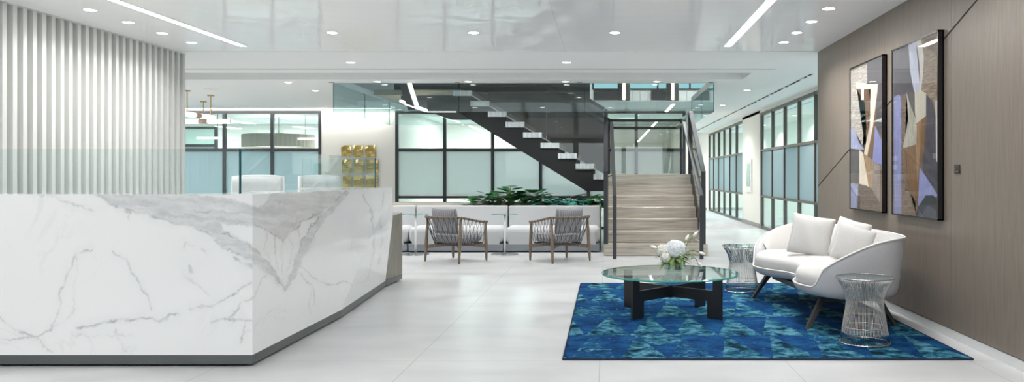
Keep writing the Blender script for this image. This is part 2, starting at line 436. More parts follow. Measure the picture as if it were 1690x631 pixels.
b = MB(); b.box(-5.3, 2.8, -5, 9.75, H, H + .08); struct(b.build('ceiling', 'ceil_gloss'))
b = MB()
def cslab(x0, x1, y0, y1, z0=H, z1=H + .1): b.box(x0, x1, y0, y1, z0, z1)
cslab(-14, 12, 9.75, 11.8)
cslab(2.1, 12, 11.8, 12.6); b.box(-14, 2.1, 11.8, 12.6, H + .34, H + .36)          # recessed cove
cslab(-14, 12, 12.6, 13.1)
cslab(-14, -4.36, 13.1, 16.5); cslab(1.72, 12, 13.1, 16.5)
b.box(-14, 12, 16.5, 34, H, H + .03)
struct(b.build('ceiling_matte', 'ceil_matte'))
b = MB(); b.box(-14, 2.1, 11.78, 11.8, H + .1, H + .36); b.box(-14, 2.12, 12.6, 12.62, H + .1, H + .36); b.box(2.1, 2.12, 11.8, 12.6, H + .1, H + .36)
struct(b.build('trim_cove', plain('cove_shade_grey', (176, 176, 172), .6)))  # recess shade put into the colour; same paint as the ceiling
b = MB(); b.box(-14, 2.35, 11.34, 11.352, H - .003, H + .002); struct(b.build('ceiling_groove_shade', 'mullion'))  # dark strip below the ceiling stands in for a groove's shadow
b = MB(); b.box(-5.3, 2.54, 9.735, 9.755, H - .006, H + .01); struct(b.build('trim_ceiling_edge', 'trimwhite'))

# right wall: veneer panels with a diagonal open reveal and narrow seams
Z0 = .073
def diag(y): return 1.09 + (9.74 - y) * .3164
b = MB()
ys = [-5, 1.0, 3.5, 6.02, 8.55, 9.8]
for i in range(5):
    y0, y1 = ys[i] + (.0015 if i else 0), ys[i + 1] - (.0015 if i < 4 else 0)
    g = .0085
    if diag(y0) < H:
        b.prism([(y0, Z0), (y1, Z0), (y1, diag(y1) - g), (y0, diag(y0) - g)], 'x', XR, XR + .03)
        b.prism([(y0, diag(y0) + g), (y1, diag(y1) + g), (y1, H), (y0, H)], 'x', XR, XR + .03)
    elif diag(y1) < H:
        yc = 9.74 - (H - 1.09) / .3164
        b.prism([(y0, Z0), (y1, Z0), (y1, diag(y1) - g), (yc, H), (y0, H)], 'x', XR, XR + .03)
        b.prism([(yc + .05, H), (y1, diag(y1) + g), (y1, H)], 'x', XR, XR + .03)
    else:
        b.prism([(y0, Z0), (y1, Z0), (y1, H), (y0, H)], 'x', XR, XR + .03)
b.box(XR, XR + .26, 9.8, 9.81, Z0, H)
struct(b.build('wall_right', 'veneer'))
b = MB(); b.box(XR + .02, XR + .25, -5, 9.79, 0, H); struct(b.build('wall_right_core', 'blackmatte'))
b = MB(); b.box(XR + .004, XR + .02, -5, 9.8, 0, Z0 - .006); struct(b.build('baseboard_right', 'base_white'))

# left wall of deep painted slats
b = MB()
b.box(XL - .25, XL - .08, -5, 9.92, 0, H)
k = 0; y = 9.92
while y - .051 > -1:
    b.box(XL - .08, XL, y - .051, y, 0, H - .005); y -= .1232
b.box(XL - .08, XL + .004, -1, 9.92, H - .012, H)
struct(b.build('wall_left', 'slat'))

# unseen wall behind the camera: openings added to let in front fill light
b = MB()
b.box(-5.3, 2.8, -5.2, -5, 0, .25); b.box(-5.3, 2.8, -5.2, -5, 2.5, H)
for xx in (-5.3, -3.3, -1.3, .7, 2.6): b.box(xx, xx + .2, -5.2, -5, .25, 2.5)
struct(b.build('wall_front', 'white'))

# back wall and office glazing
b = MB(); b.box(-6.36, -4.69, YB, YB + .12, 0, H); b.box(-14, -6.36, YB, YB + .12, 2.645, H); b.box(-4.69, 1.75, YB, YB + .12, 2.645, H)
b.box(1.75, 1.95, YB, YB + .12, 0, H)
struct(b.build('wall_back', 'backwall'))

def glazing(name, xs, wall_axis, c, mullw, frame_mat, frost_mat, rails=(2.64, 1.77, .72), label_frost=True, clear='glass_office', bottom=.03):
    """full-height office partition; wall_axis 'x' runs along X at y=c, 'y' runs along Y at x=c"""
    fr = MB(); d = .035
    def bx(m, a0, a1, z0, z1, t0=-d, t1=d, pane=False):
        f = m.pane if pane else m.box
        if wall_axis == 'x': f(a0, a1, c + t0, c + t1, z0, z1)
        else: f(c + t0, c + t1, a0, a1, z0, z1)
    w = mullw / 2
    for x in xs: bx(fr, x - w, x + w, 0, rails[0])
    a, z = min(xs), max(xs)
    for zc, hw in ((rails[0] - .03, .03), (rails[1], w), (rails[2], w * .9), (bottom, .03)): bx(fr, a, z, zc - hw, zc + hw, -d * .9, d * .9)
    root = struct(fr.build(name, frame_mat))
    up = MB(); fz = MB(); xs2 = sorted(xs)
    for i in range(len(xs2) - 1):
        p0, p1 = xs2[i] + w, xs2[i + 1] - w
        bx(up, p0, p1, rails[1] + w, rails[0] - .06, -.005, .005)
        bx(up, p0, p1, bottom + .03, rails[2] - w, -.005, .005)
        bx(fz, p0, p1, rails[2] + w, rails[1] - w, -.004, .004)
    up.build('clear_pane', clear, root); fz.build('frosted_pane', frost_mat, root)
    return root
glazing('window_1', [-4.655 + 1.066 * i for i in range(7)], 'x', YB + .03, .068, 'mullion', 'frost')
glazing('window_2', [-6.365 - 1.066 * i for i in range(7)], 'x', YB + .03, .068, 'mullion', 'frost_blue')
glazing('window_3', [18.57 - 1.19 * i for i in range(8)], 'y', 3.55, .05, 'bronze_frame', 'frost_corr', rails=(2.62, 1.77, .73))
glazing('window_4', [21.0 + 1.17 * i for i in range(7)], 'y', 3.55, .05, 'bronze_frame', 'frost_corr', rails=(2.62, 1.77, .73))
b = MB(); b.box(3.5, 3.7, 18.6, 20.97, 0, H); b.box(3.5, 3.6, 9.8, 34, 2.62, H); struct(b.build('wall_corridor_right', 'backwall'))
b = MB(); b.box(3.485, 3.5, 18.6, 20.97, 0, .1); b.box(1.95, 3.5, 28.28, 28.3, 0, .1); struct(b.build('baseboard_corridor', 'grey_stone_base'))
b = MB(); b.box(1.8, 12, 28.3, 28.4, 0, H); struct(b.build('wall_corridor_end', 'backwall'))
b = MB(); b.box(1.85, 1.95, YB + .12, 28.3, 0, H); struct(b.build('wall_corridor_left', 'backwall'))
# rooms behind the glass
b = MB(); b.box(9, 9.1, 9.8, 28.3, 0, H); b.box(3.6, 9, 9.8, 9.9, 0, H); b.box(3.7, 9, 19.8, 19.9, 0, H); struct(b.build('wall_office_right', 'backwall'))
b = MB(); b.box(-14, 1.85, 23.5, 23.6, 0, H); b.box(-4.72, -4.66, YB + .12, 23.5, 0, H); struct(b.build('wall_office_back', 'backwall'))
b = MB(); b.box(-14.1, -14, 9.7, 34, 0, H); b.box(-14, -5.35, 9.66, 9.76, 0, H); struct(b.build('wall_far_left', 'backwall'))
# small inner partition seen behind the left glazing
glazing('window_5', [-11.6, -10.6, -9.72], 'x', 20.4, .07, 'mullion', 'frost_blue', rails=(2.42, 1.95, .7))

# ------------------------------------------------------------------ upper void above the stair
b = MB()
b.box(-7, 5, 21.9, 22, 2.75, 6.2); b.box(-7, -6.9, 10, 22, 2.75, 6.2); b.box(4.9, 5, 10, 22, 2.75, 6.2); b.box(-7, 5, 9.9, 10, 2.75, 6.2)
struct(b.build('wall_upper', 'white'))
b = MB(); b.box(-7, 5, 9.9, 22, 6.2, 6.3); struct(b.build('ceiling_upper', 'ceil_matte'))
b = MB(); b.box(-4.36, -.33, 16.85, 16.95, H + .03, 6.2); struct(b.build('wall_upper_dark', 'dark_wall'))
b = MB()
b.box(-.3, 5, 19, 19.1, H + .03, 3.2)
x = -.3
while x < 5:
    b.box(x + .02, x + .16, 18.985, 19.0, H + .06, 3.17); x += .18
struct(b.build('trim_upper_boards', 'white'))
b = MB(); b.box(-.3, 5, 19.02, 19.05, 3.21, 4.6)
up_pane = b.build('window_6', glow('upper_window_glow', (150, 198, 206), 1.0)); struct(up_pane)
b = MB()
for xx in [-.3 + .75 * i for i in range(8)]: b.box(xx - .02, xx + .02, 18.97, 19.02, 3.2, 4.6)
b.box(-.3, 5, 18.97, 19.02, 3.19, 3.225); b.box(-.3, 5, 18.97, 19.02, 3.36, 3.39)
b.build('window_frame', 'mullion', up_pane)
b = MB(); b.box(-.28, .3, 18.93, 18.98, 2.95, 3.17); b.box(1.05, 1.45, 18.93, 18.98, 2.95, 3.17); tagp = b.build('upper_dark_opening', 'blackmatte'); tagp.parent = up_pane

def cyl_pendant(x, y, label):
    t = empty('cylinder_pendant', (x, y, 2.58), 0, label, 'lamp', 'cylinder pendants above the stair')
    m = MB(); m.lathe([(0, .01), (.11, .0), (.115, .02), (.115, 1.6), (0, 1.6)], 32); m.build('lamp_shade', 'bronze_frame', t, smooth=False)
    m = MB(); m.box(-.022, .022, -.13, -.11, 0, 1.6); m.build('light_strip', 'lamp_led', t)
    m = MB(); m.tube([(0, 0, 1.6), (0, 0, 3.6)], .01); m.build('stem', 'black', t)
cyl_pendant(.33, 15.0, 'bronze cylinder pendant with a vertical light strip, nearer the stair flight')
cyl_pendant(1.22, 15.0, 'bronze cylinder pendant with a vertical light strip, nearer the corridor side')

# draft-stop glass hung around the stair opening
root = empty('glass_draft_screen', (0, 13.1, 2.22), 0, 'teal-tinted glass smoke screen hanging from the ceiling around the stair opening', 'glass screen')
gb = 2.22 - 2.22
def pane_obj(name, x0, x1, y0, y1, z0, z1, mats, parent, off=(0, 0, 0)):
    m = MB(); m.pane(x0 - off[0], x1 - off[0], y0 - off[1], y1 - off[1], z0 - off[2], z1 - off[2]); return m.build(name, mats, parent)
o3 = (0, 13.1, 2.22)
for x0, x1 in ((-4.36, -2.36), (-2.345, -.345), (-.335, 1.72)):
    pane_obj('front_pane', x0, x1, 13.09, 13.102, 2.22, H - .001, ['glass_teal' if x0 < -4 else 'glass_green', 'glass_edge'], root, o3)
pane_obj('back_pane', -4.36, 1.72, 16.49, 16.5, 2.22, H - .001, ['glass_green', 'glass_edge'], root, o3)
for yy0, yy1 in ((13.102, 14.8), (14.81, 16.49)):
    pane_obj('side_pane', -4.37, -4.36, yy0, yy1, 2.22, H - .001, ['glass_green', 'glass_edge'], root, o3)
    pane_obj('side_pane', 1.72, 1.73, yy0, yy1, 2.22, H - .001, ['glass_teal', 'glass_edge'], root, o3)

# ------------------------------------------------------------------ stair
RI, GO = .1745, .28
stair = empty('staircase', (.73, 12.2, 0), 0, 'switchback staircase with striped stone lower steps and black steel upper flight', 'staircase')
SO = Vector((.73, 12.2, 0))
def sbuild(m, name, mats, **kw):
    o = m.build(name, mats, stair, **kw)
    o.location = (-SO.x, -SO.y, -SO.z); return o
for k in range(7):
    y0 = 12.2 + GO * k
    x0, x1 = (-.03, 1.52) if k == 0 else (.02, 1.44)
    y1 = 14.4 if k < 6 else 15.92
    m = MB(); m.box(x0 if k < 6 else -.05, x1, y0, y0 + GO + .01 if k < 6 else y1, RI * k, RI * (k + 1))
    sbuild(m, 'step', 'step_stone', bevel=.008)
# landing slab edge reaching the upper flight
m = MB(); m.box(-.21, .05, 13.73, 15.9, 1.135, 1.2215); sbuild(m, 'landing_edge', 'tread_stone')
SC = 98.2
TR = .176; UG = 28.9 / SC
tl = [-(50 + 28.9 * k) / SC for k in range(8)]
for k in range(8):
    z = 1.2215 + TR * (k + 1)
    m = MB(); m.box(tl[k], tl[k] + .316, 13.72, 15.9, z - .09, z); sbuild(m, 'tread', 'tread_stone', bevel=.003)
poly = [(-.02, .935), (-.326, .935), (-2.505, 2.28), (-3.0, 2.28), (-3.0, 2.55)]
xk = tl[7] - .0; z8 = 1.2215 + TR * 8
poly += [(tl[7] - .0, 2.55)]
up = []
for k in range(8):
    z = 1.2215 + TR * (k + 1) - .09
    up.append((tl[k] + .30, z - TR if k else 1.135)); up.append((tl[k] + .30, z))
up = [(-.02, 1.135)] + up + [(tl[7], z8 - .09)]
poly = poly[:-1] + [(tl[7], 2.55)] + list(reversed(up))
for y0, y1 in ((13.75, 13.80), (15.82, 15.87)):
    m = MB(); m.prism(poly, 'y', y0, y1); sbuild(m, 'stringer', 'blackmatte')
m = MB(); m.prism([(-.02, .935), (-.326, .935), (-2.505, 2.28), (-3.0, 2.28), (-3.0, 2.30), (-2.50, 2.30), (-.32, .955), (-.02, .955)], 'y', 13.8, 15.82); sbuild(m, 'soffit', 'blackmatte')
m = MB()
for k in range(8): m.box(tl[k] + .285, tl[k] + .297, 13.8, 15.82, 1.2215 + TR * k - .09, 1.2215 + TR * (k + 1) - .09)
sbuild(m, 'riser', 'blackmatte')
m = MB(); m.box(-3.9, -2.43, 13.74, 15.9, 2.552, 2.64); sbuild(m, 'upper_landing', 'tanwood')
m = MB(); m.box(-2.99, -2.52, 13.8, 15.8, 2.30, 2.55); m.box(-3.46, -2.99, 13.8, 15.8, 2.47, 2.55); sbuild(m, 'landing_frame', 'blackmatte')
# third flight rising back toward the viewer
m = MB()
for x0, x1 in ((-3.32, -3.2),):
    m.prism([(13.72, 2.30), (13.72, 2.60), (12.0, 3.7), (12.0, 3.38)], 'x', x0, x1)
sbuild(m, 'stringer', 'blackmatte')
m = MB(); m.prism([(13.72, 2.325), (13.72, 2.345), (12.0, 3.41), (12.0, 3.39)], 'x', -3.19, -3.13); sbuild(m, 'light_strip', 'lamp_led')
m = MB(); m.box(-3.47, -3.43, 13.75, 15.8, 2.44, 2.47); sbuild(m, 'light_strip', 'lamp_led')
m = MB(); m.box(-3.0, -2.52, 13.735, 13.75, 2.268, 2.276); sbuild(m, 'light_strip', 'lamp_led')
# guards
def guard_plane_y(y, x0, z_at, x1, mats='glass_bronze', low=.02):
    m = MB(); n = 3
    for i in range(n):
        a = x0 + (x1 - x0) * i / n - .005; c = x0 + (x1 - x0) * (i + 1) / n + .005
        zb = lambda x: 1.2 + .6 * (-x - .02)
        m.prism([(a, zb(a) + low), (a, z_at(a)), (c, z_at(c)), (c, zb(c) + low)], 'y', y, y + .012, 0, 1)
    return m
zt = lambda x: 2.30 + .598 * (-x)
m = guard_plane_y(13.80, -.03, zt, -2.95); sbuild(m, 'guard_glass', ['glass_bronze', 'black'])
m = guard_plane_y(15.88, .06, lambda x: 2.25 + .598 * (-x), -2.95); sbuild(m, 'guard_glass', ['glass_bronze', 'black'])
def bar(p, q, w, h, name='handrail', mat='rail'):
    p, q = Vector(p), Vector(q); d = (q - p).normalized()
    side = d.cross(Vector((0, 0, 1)))
    if side.length < 1e-4: side = Vector((1, 0, 0))
    side.normalize(); upv = side.cross(d)
    m = MB()
    pr = [side * sx * w / 2 + upv * sz * h / 2 for sx, sz in ((-1, -1), (1, -1), (1, 1), (-1, 1))]
    m.rings([[p + c for c in pr], [q + c for c in pr]], cap0=True, cap1=True)
    return sbuild(m, name, mat)
bar((-.03, 13.8, 2.32), (-2.95, 13.8, 2.32 + .598 * 2.92), .04, .06, mat='black')
bar((-.03, 13.92, 2.18), (-2.95, 13.92, 2.18 + .598 * 2.92), .035, .05, mat='black')
bar((.07, 15.88, 2.27), (-2.95, 15.88, 2.27 + .598 * 3.02), .04, .06, mat='black')
bar((.07, 15.76, 2.13), (-2.95, 15.76, 2.13 + .598 * 3.02), .035, .05, mat='black')
bar((.05, 15.88, 2.27), (1.48, 15.88, 2.27), .04, .05, mat='black')
bar((.1, 15.8, 2.12), (1.40, 15.8, 2.12), .035, .045, mat='black')
m = MB(); m.pane(.08, 1.45, 15.88, 15.892, 1.24, 2.25); sbuild(m, 'guard_glass', ['glass_tint', 'glass_edge_dark'])
def post(x, y, z0, z1, w=.07, d=.045, mat='rail', name='post'):
    m = MB(); m.box(x - w / 2, x + w / 2, y - d / 2, y + d / 2, z0, z1); return sbuild(m, name, mat, bevel=.002)
post(1.455, 15.86, 1.22, 2.27, .04, .06, 'black'); post(.06, 15.86, 1.22, 2.27, .04, .06, 'black')
for x in (0.0, 1.457):
    post(x, 12.23, .174, 1.24, .066, .05, 'mullion')
    bar((x, 12.21, 1.235), (x, 14.05, 2.285), .066, .05)
    m = MB()
    m.prism([(12.26, .2), (12.26, 1.22), (14.03, 2.24), (14.03, 1.25)], 'x', x - .006, x + .006, 0, 1)
    sbuild(m, 'guard_glass', ['glass_tint', 'glass_edge_dark'])
bar((1.457, 14.03, 2.27), (1.457, 15.88, 2.27), .05, .05)
bar((0, 14.03, 2.27), (0, 13.8, 2.30), .05, .05)
post(1.44, 14.05, 1.22, 2.25, .05, .05, 'black'); post(0.0, 13.86, 1.22, 2.3, .066, .05, 'rail')
for x, x2 in ((.125, .10), (1.374, 1.374)):
    post(x, 11.76, 0, .90, .055, .045, 'mullion')
    bar((x, 11.74, .895), (x2, 14.4, 2.13), .055, .045)
    bar((x2, 14.38, 2.12), (x2, 15.8, 2.12), .05, .045)
m = MB(); m.prism([(12.72, .34), (14.05, 1.17), (14.05, 1.40), (12.72, .57)], 'x', 1.440, 1.450); sbuild(m, 'stringer', 'black')
# handrail brackets joining the inner rails to the outer guards
for xo, xi in ((0.0, .118), (1.457, 1.374)):
    for yy in (12.5, 13.5):
        zz = .895 + (yy - 11.74) * .464 - .03
        bar((xo, yy, zz - .05), (xi, yy, zz), .015, .015, 'bracket', 'rail')

# ------------------------------------------------------------------ reception desk
def seg_dist(PX, PY, pts):
    d = np.full(PX.shape, 1e9); tt = np.zeros(PX.shape)
    n = len(pts) - 1
    for i in range(n):
        ax, ay = pts[i]; bx, by = pts[i + 1]
        vx, vy = bx - ax, by - ay; L = vx * vx + vy * vy + 1e-9
        t = np.clip(((PX - ax) * vx + (PY - ay) * vy) / L, 0, 1)
        dd = np.hypot(PX - ax - t * vx, PY - ay - t * vy)
        m_ = dd < d; d = np.where(m_, dd, d); tt = np.where(m_, (i + t) / n, tt)
    return d, tt
def in_poly(PX, PY, poly):
    ins = np.zeros(PX.shape, bool); n = len(poly); j = n - 1
    for i in range(n):
        xi, yi = poly[i]; xj, yj = poly[j]
        c = ((yi > PY) != (yj > PY)) & (PX < (xj - xi) * (PY - yi) / (yj - yi + 1e-12) + xi)
        ins ^= c; j = i
    return ins
_rng = np.random.RandomState(3)
_tab = _rng.rand(256, 256)
def vnoise(x, y):
    xi = np.floor(x).astype(int); yi = np.floor(y).astype(int); fx = x - xi; fy = y - yi
    fx = fx * fx * (3 - 2 * fx); fy = fy * fy * (3 - 2 * fy)
    g = lambda a, c: _tab[a % 256, c % 256]
    return (g(xi, yi) * (1 - fx) + g(xi + 1, yi) * fx) * (1 - fy) + (g(xi, yi + 1) * (1 - fx) + g(xi + 1, yi + 1) * fx) * fy
def fbm(x, y, o=4):
    s = 0; a = 1; t = 0
    for k in range(o): s = s + a * vnoise(x * 2 ** k + 17 * k, y * 2 ** k + 31 * k); t += a; a *= .55
    return s / t
FS = 263.2
BANDS_F = [[(150, 319), (178, 335), (205, 346), (240, 353), (275, 362), (315, 373), (335, 382), (352, 392), (372, 410), (392, 420), (430, 442), (430, 412), (405, 398), (378, 388), (362, 372), (430, 372), (430, 342), (395, 335), (360, 325), (330, 322), (300, 319)]]
VEINS_F = [([(0, 525), (18, 538), (35, 548), (60, 557), (85, 541), (97, 515), (103, 475), (112, 445), (125, 418), (150, 411)], 1.4, .5),
    ([(60, 557), (30, 558), (0, 562)], 1.6, .5), ([(62, 560), (68, 570), (85, 584)], 1.2, .45), ([(85, 541), (110, 528), (125, 510)], 1.5, .3),
    ([(130, 546), (150, 538), (180, 531), (215, 528), (245, 527), (262, 529), (295, 518)], 1.8, .62), ([(120, 556), (150, 555), (220, 553)], 1, .3),
    ([(185, 415), (197, 424), (210, 432), (222, 452), (232, 470), (243, 488), (250, 513)], 1.5, .5), ([(315, 510), (345, 506), (372, 492), (400, 476), (430, 458)], 1.7, .6),
    ([(378, 526), (395, 505), (430, 482)], 1.6, .5), ([(305, 455), (325, 470), (347, 485)], 1.2, .4), ([(350, 536), (365, 528), (400, 527), (418, 530)], 1.6, .5),
    ([(400, 528), (403, 545), (400, 566)], 1.3, .4), ([(55, 320), (90, 325), (125, 340), (155, 350)], 1.6, .4), ([(190, 545), (198, 565), (210, 583)], 1, .35),
    ([(300, 410), (306, 398), (318, 405)], 1.3, .4), ([(332, 412), (338, 418)], 2.5, .4), ([(311, 440), (316, 452)], 2.6, .45), ([(126, 418), (124, 470), (122, 520)], 1, .22),
    ([(205, 345), (213, 352), (212, 362)], 1.3, .4), ([(155, 321), (180, 336), (207, 346), (240, 354), (275, 363), (315, 374), (350, 391), (375, 411), (430, 436)], 1.6, .75),
    ([(200, 330), (260, 335), (330, 350), (430, 352)], 2, .55), ([(360, 378), (378, 390), (400, 400), (430, 416)], 1.6, .7), ([(250, 345), (300, 350), (360, 368), (430, 366)], 2.2, .5),
    ([(410, 440), (430, 452)], 3, .5), ([(386, 425), (405, 437), (416, 438)], 2, .5)]
def vein_field(PX, PY, bands, veins, sc=1.0, seed=0):
    wx = (fbm(PX * .06 + seed, PY * .06, 6) - .5) * 13 + (fbm(PX * .35 + seed, PY * .35 + 7, 3) - .5) * 4; wy = (fbm(PX * .06 + 90 + seed, PY * .06 + 50, 6) - .5) * 13 + (fbm(PX * .35 + 31, PY * .35 + seed, 3) - .5) * 4
    X2, Y2 = PX + wx, PY + wy
    V = np.zeros(PX.shape)
    cloud = fbm(PX * .018 + 5, PY * .05 + 9, 5); streak = fbm(PX * .022 + Y2 * .02, Y2 * .16 - PX * .02, 5); fine = fbm(PX * .12, Y2 * .5, 3)
    for poly in bands:
        ins = in_poly(X2, Y2, poly).astype(float)
        d, _ = seg_dist(X2, Y2, poly + [poly[0]])
        soft = np.clip(.5 + np.where(ins > 0, d, -d) / 3.0, 0, 1)
        V = np.maximum(V, soft * np.clip(.25 + .42 * (streak - .5) + .16 * (fine - .5), .08, .5))
    for pts, w, s in veins:
        d, t = seg_dist(X2, Y2, pts)
        fade = np.clip(.42 + 1.9 * (fbm(PX * .07 + seed + 7, PY * .07, 4) - .42), .08, .95)
        ww = w * sc * (.5 + 1.0 * fbm(PX * .06, PY * .06 + 3, 2))
        V = np.maximum(V, s * fade * np.exp(-(d / ww) ** 2))
        V = np.maximum(V, V + .07 * s * np.exp(-(d / (ww * 6)) ** 2))
    return np.clip(V, 0, 1)

def grid_face(name, Pf, nu, nv, vein, mats, parent):
    """Pf(u,v)->xyz arrays; a dense sheet carrying the stone's vein attribute"""
    u, v = np.meshgrid(np.linspace(0, 1, nu + 1), np.linspace(0, 1, nv + 1), indexing='ij')
    X, Y, Z = Pf(u, v)
    co = np.stack([X, Y, Z], -1).reshape(-1, 3)
    ii, jj = np.meshgrid(np.arange(nu), np.arange(nv), indexing='ij')
    a = (ii * (nv + 1) + jj).ravel(); q = np.stack([a, a + nv + 1, a + nv + 2, a + 1], -1)
    me = bpy.data.meshes.new(name); me.vertices.add(len(co)); me.vertices.foreach_set('co', co.ravel())
    me.loops.add(q.size); me.loops.foreach_set('vertex_index', q.ravel())
    me.polygons.add(len(q)); me.polygons.foreach_set('loop_start', np.arange(0, q.size, 4))
    me.update(calc_edges=True)
    at = me.attributes.new('vein', 'FLOAT', 'POINT'); at.data.foreach_set('value', vein.ravel().astype(np.float32))
    me.materials.append(M[mats]); me.validate()
    o = bpy.data.objects.new(name, me); COL.objects.link(o); o.parent = parent
    return o

desk = empty('reception_desk', (0, 0, 0), 0, 'white marble reception desk with grey veins, dark plinth and wood end', 'desk')
DY = 5.13; DX = -2.217; DT = 1.082; DB = .074
xw0 = XL + .01
def Pfront(u, v): return xw0 + (DX - xw0) * u, np.full(u.shape, DY), DB + (DT - DB) * v
nu, nv = 560, 210
u, v = np.meshgrid(np.linspace(0, 1, nu + 1), np.linspace(0, 1, nv + 1), indexing='ij')
X, Y, Z = Pfront(u, v)
V = vein_field(1000 + X * FS, 290 - (Z - 1.2) * FS, BANDS_F, VEINS_F)
grid_face('marble_front', Pfront, nu, nv, V, 'marble', desk)
# return side: A(top,near) D(top,far) / B(bottom,near) C(bottom,kink); ends with a folded lower facet
A = Vector((DX, DY, DT)); Bp = Vector((DX, DY, DB)); Cp = Vector((DX, 6.85, DB)); Dp = Vector((-2.118, 8.1, DT)); Fp = Vector((-2.135, 8.2, .79)); Ep = Vector((-2.357, 8.74, DB))
def Pside(u, v):
    c = lambda i: (1 - u) * ((1 - v) * Bp[i] + v * A[i]) + u * ((1 - v) * Cp[i] + v * Dp[i])
    return c(0), c(1), c(2)
BANDS_S = [[(414, 341), (428, 342), (440, 334), (450, 318), (572, 316), (546, 337), (520, 356), (500, 365), (482, 385), (468, 399), (455, 387), (441, 379), (414, 371)],
    [(468, 479), (478, 459), (486, 431), (501, 398), (511, 374), (524, 357), (540, 344), (560, 324), (574, 318), (556, 338), (538, 356), (524, 374), (511, 402), (497, 433), (486, 460)],
    [(468, 479), (458, 463), (441, 449), (428, 437), (414, 429), (414, 404), (428, 418), (443, 435), (458, 452)]]
VEINS_S = [([(414, 372), (440, 379), (456, 388), (468, 400), (480, 388), (497, 367), (518, 357), (545, 338), (572, 316)], 1.5, .7),
    ([(414, 406), (430, 418), (446, 440), (460, 465), (467, 478), (478, 459), (487, 431), (502, 398), (512, 372), (528, 355)], 1.4, .7),
    ([(414, 428), (440, 450), (458, 464), (468, 480), (487, 460), (498, 433), (512, 402), (526, 374), (545, 350), (575, 318)], 1.4, .6),
    ([(468, 400), (464, 425), (467, 450), (466, 472)], 1.1, .35), ([(458, 390), (452, 420), (462, 455), (467, 474)], 1.1, .4), ([(478, 392), (484, 415), (474, 450), (468, 474)], 1.1, .4),
    ([(444, 384), (438, 410), (450, 440)], 1.1, .3), ([(492, 372), (498, 400), (486, 432)], 1.1, .3), ([(467, 330), (462, 345), (467, 360), (472, 345), (467, 330)], 1.4, .4),
    ([(467, 362), (459, 372), (467, 380), (475, 372), (467, 362)], 1.4, .3), ([(430, 345), (452, 352), (467, 372), (484, 352), (510, 343)], 1.5, .4),
    ([(414, 505), (424, 480), (432, 458), (444, 450), (458, 470)], 1.3, .5), ([(478, 470), (492, 452), (506, 462), (516, 480), (522, 505)], 1.3, .45),
    ([(498, 440), (512, 452), (524, 463), (540, 468)], 1.2, .4), ([(540, 470), (566, 466), (580, 470), (605, 462)], 1.3, .4),
    ([(600, 320), (612, 345), (618, 380), (615, 430), (605, 470)], 1.8, .4), ([(635, 318), (628, 350), (630, 390), (625, 440)], 1.5, .35),
    ([(420, 540), (440, 520), (458, 508), (470, 512)], 1.1, .25), ([(512, 480), (513, 520)], 1.0, .25)]
def side_px(X, Y, Z): return 1000 + X * 1350 / Y, 290 - (Z - 1.2) * 1350 / Y
nu, nv = 380, 200
u, v = np.meshgrid(np.linspace(0, 1, nu + 1), np.linspace(0, 1, nv + 1), indexing='ij')
X, Y, Z = Pside(u, v); px, py = side_px(X, Y, Z)
V = vein_field(px, py, BANDS_S, VEINS_S, .8, 40)
grid_face('marble_side', Pside, nu, nv, V, 'marble', desk)
def Pfold(u, v):
    top = [Dp[i] + (Fp[i] - Dp[i]) * u for i in range(3)]; bot = [Cp[i] + (Ep[i] - Cp[i]) * u for i in range(3)]
    return tuple(bot[i] * (1 - v) + top[i] * v for i in range(3))
nu, nv = 160, 160
u, v = np.meshgrid(np.linspace(0, 1, nu + 1), np.linspace(0, 1, nv + 1), indexing='ij')
X, Y, Z = Pfold(u, v); px, py = side_px(X, Y, Z)
V = vein_field(px, py, [], VEINS_S, .8, 40)
grid_face('marble_fold', Pfold, nu, nv, V, 'marble', desk)
# counter top, inner faces, worktop
m = MB(); t = DT + .002
m.prism([(xw0, DY + .003), (DX - .003, DY + .003), (Dp.x - .003, Dp.y), (Dp.x - .34, Dp.y + .05), (DX - .42, DY + .34), (xw0, DY + .34)], 'z', DT - .03, DT)
m.build('counter_top', plain('counter_marble', (232, 233, 233), .08, nscale=3, namp=.05), desk)
m = MB()
m.box(xw0, DX - .40, DY + .32, DY + .34, .02, DT - .02)
m.prism([(DX - .42, DY + .34), (DX - .40, DY + .34), (Dp.x - .32, Dp.y), (Dp.x - .34, Dp.y)], 'z', .02, DT - .02)
m.box(xw0, DX - .4, DY + .34, DY + .95, .70, .73); m.box(DX - 1.0, DX - .38, DY + .9, 8.0, .70, .73)
m.build('worktop', 'white', desk)
# wood end block
Gp = Vector((-2.335, 9.38, .775)); Hp = Vector((-2.335, 9.38, DB))
m = MB()
rt = [Vector((-2.36, 8.30, .775)), Gp, Hp, Ep - Vector((.012, 0, 0)), ]
m.rings([[Vector((-2.20, 8.22, .775)), Gp, Hp, Vector((-2.372, 8.74, DB))], [Vector((-2.5, 8.22, .775)), Vector((-2.5, 9.38, .775)), Vector((-2.5, 9.38, DB)), Vector((-2.5, 8.74, DB))]], cap0=True, cap1=True)
m.build('end_panel', 'end_veneer', desk)
# plinth and recessed toe
m = MB()
out = [(xw0, DY + .0), (DX, DY), (DX, 6.85), (Ep.x, Ep.y), (-2.335, 9.38)]
m.prism(out + [(-2.6, 9.38), (DX - .3, 6.85), (DX - .3, DY + .3), (xw0, DY + .3)], 'z', .016, DB)
m.build('plinth', 'plinth', desk)
m = MB()
m.prism([(xw0, DY + .05), (DX - .05, DY + .05), (DX - .05, 6.85), (Ep.x - .05, Ep.y), (-2.39, 9.33), (-2.6, 9.33), (DX - .3, 6.85), (DX - .3, DY + .3), (xw0, DY + .3)], 'z', 0, .016)
m.build('toe_recess', 'blackmatte', desk)

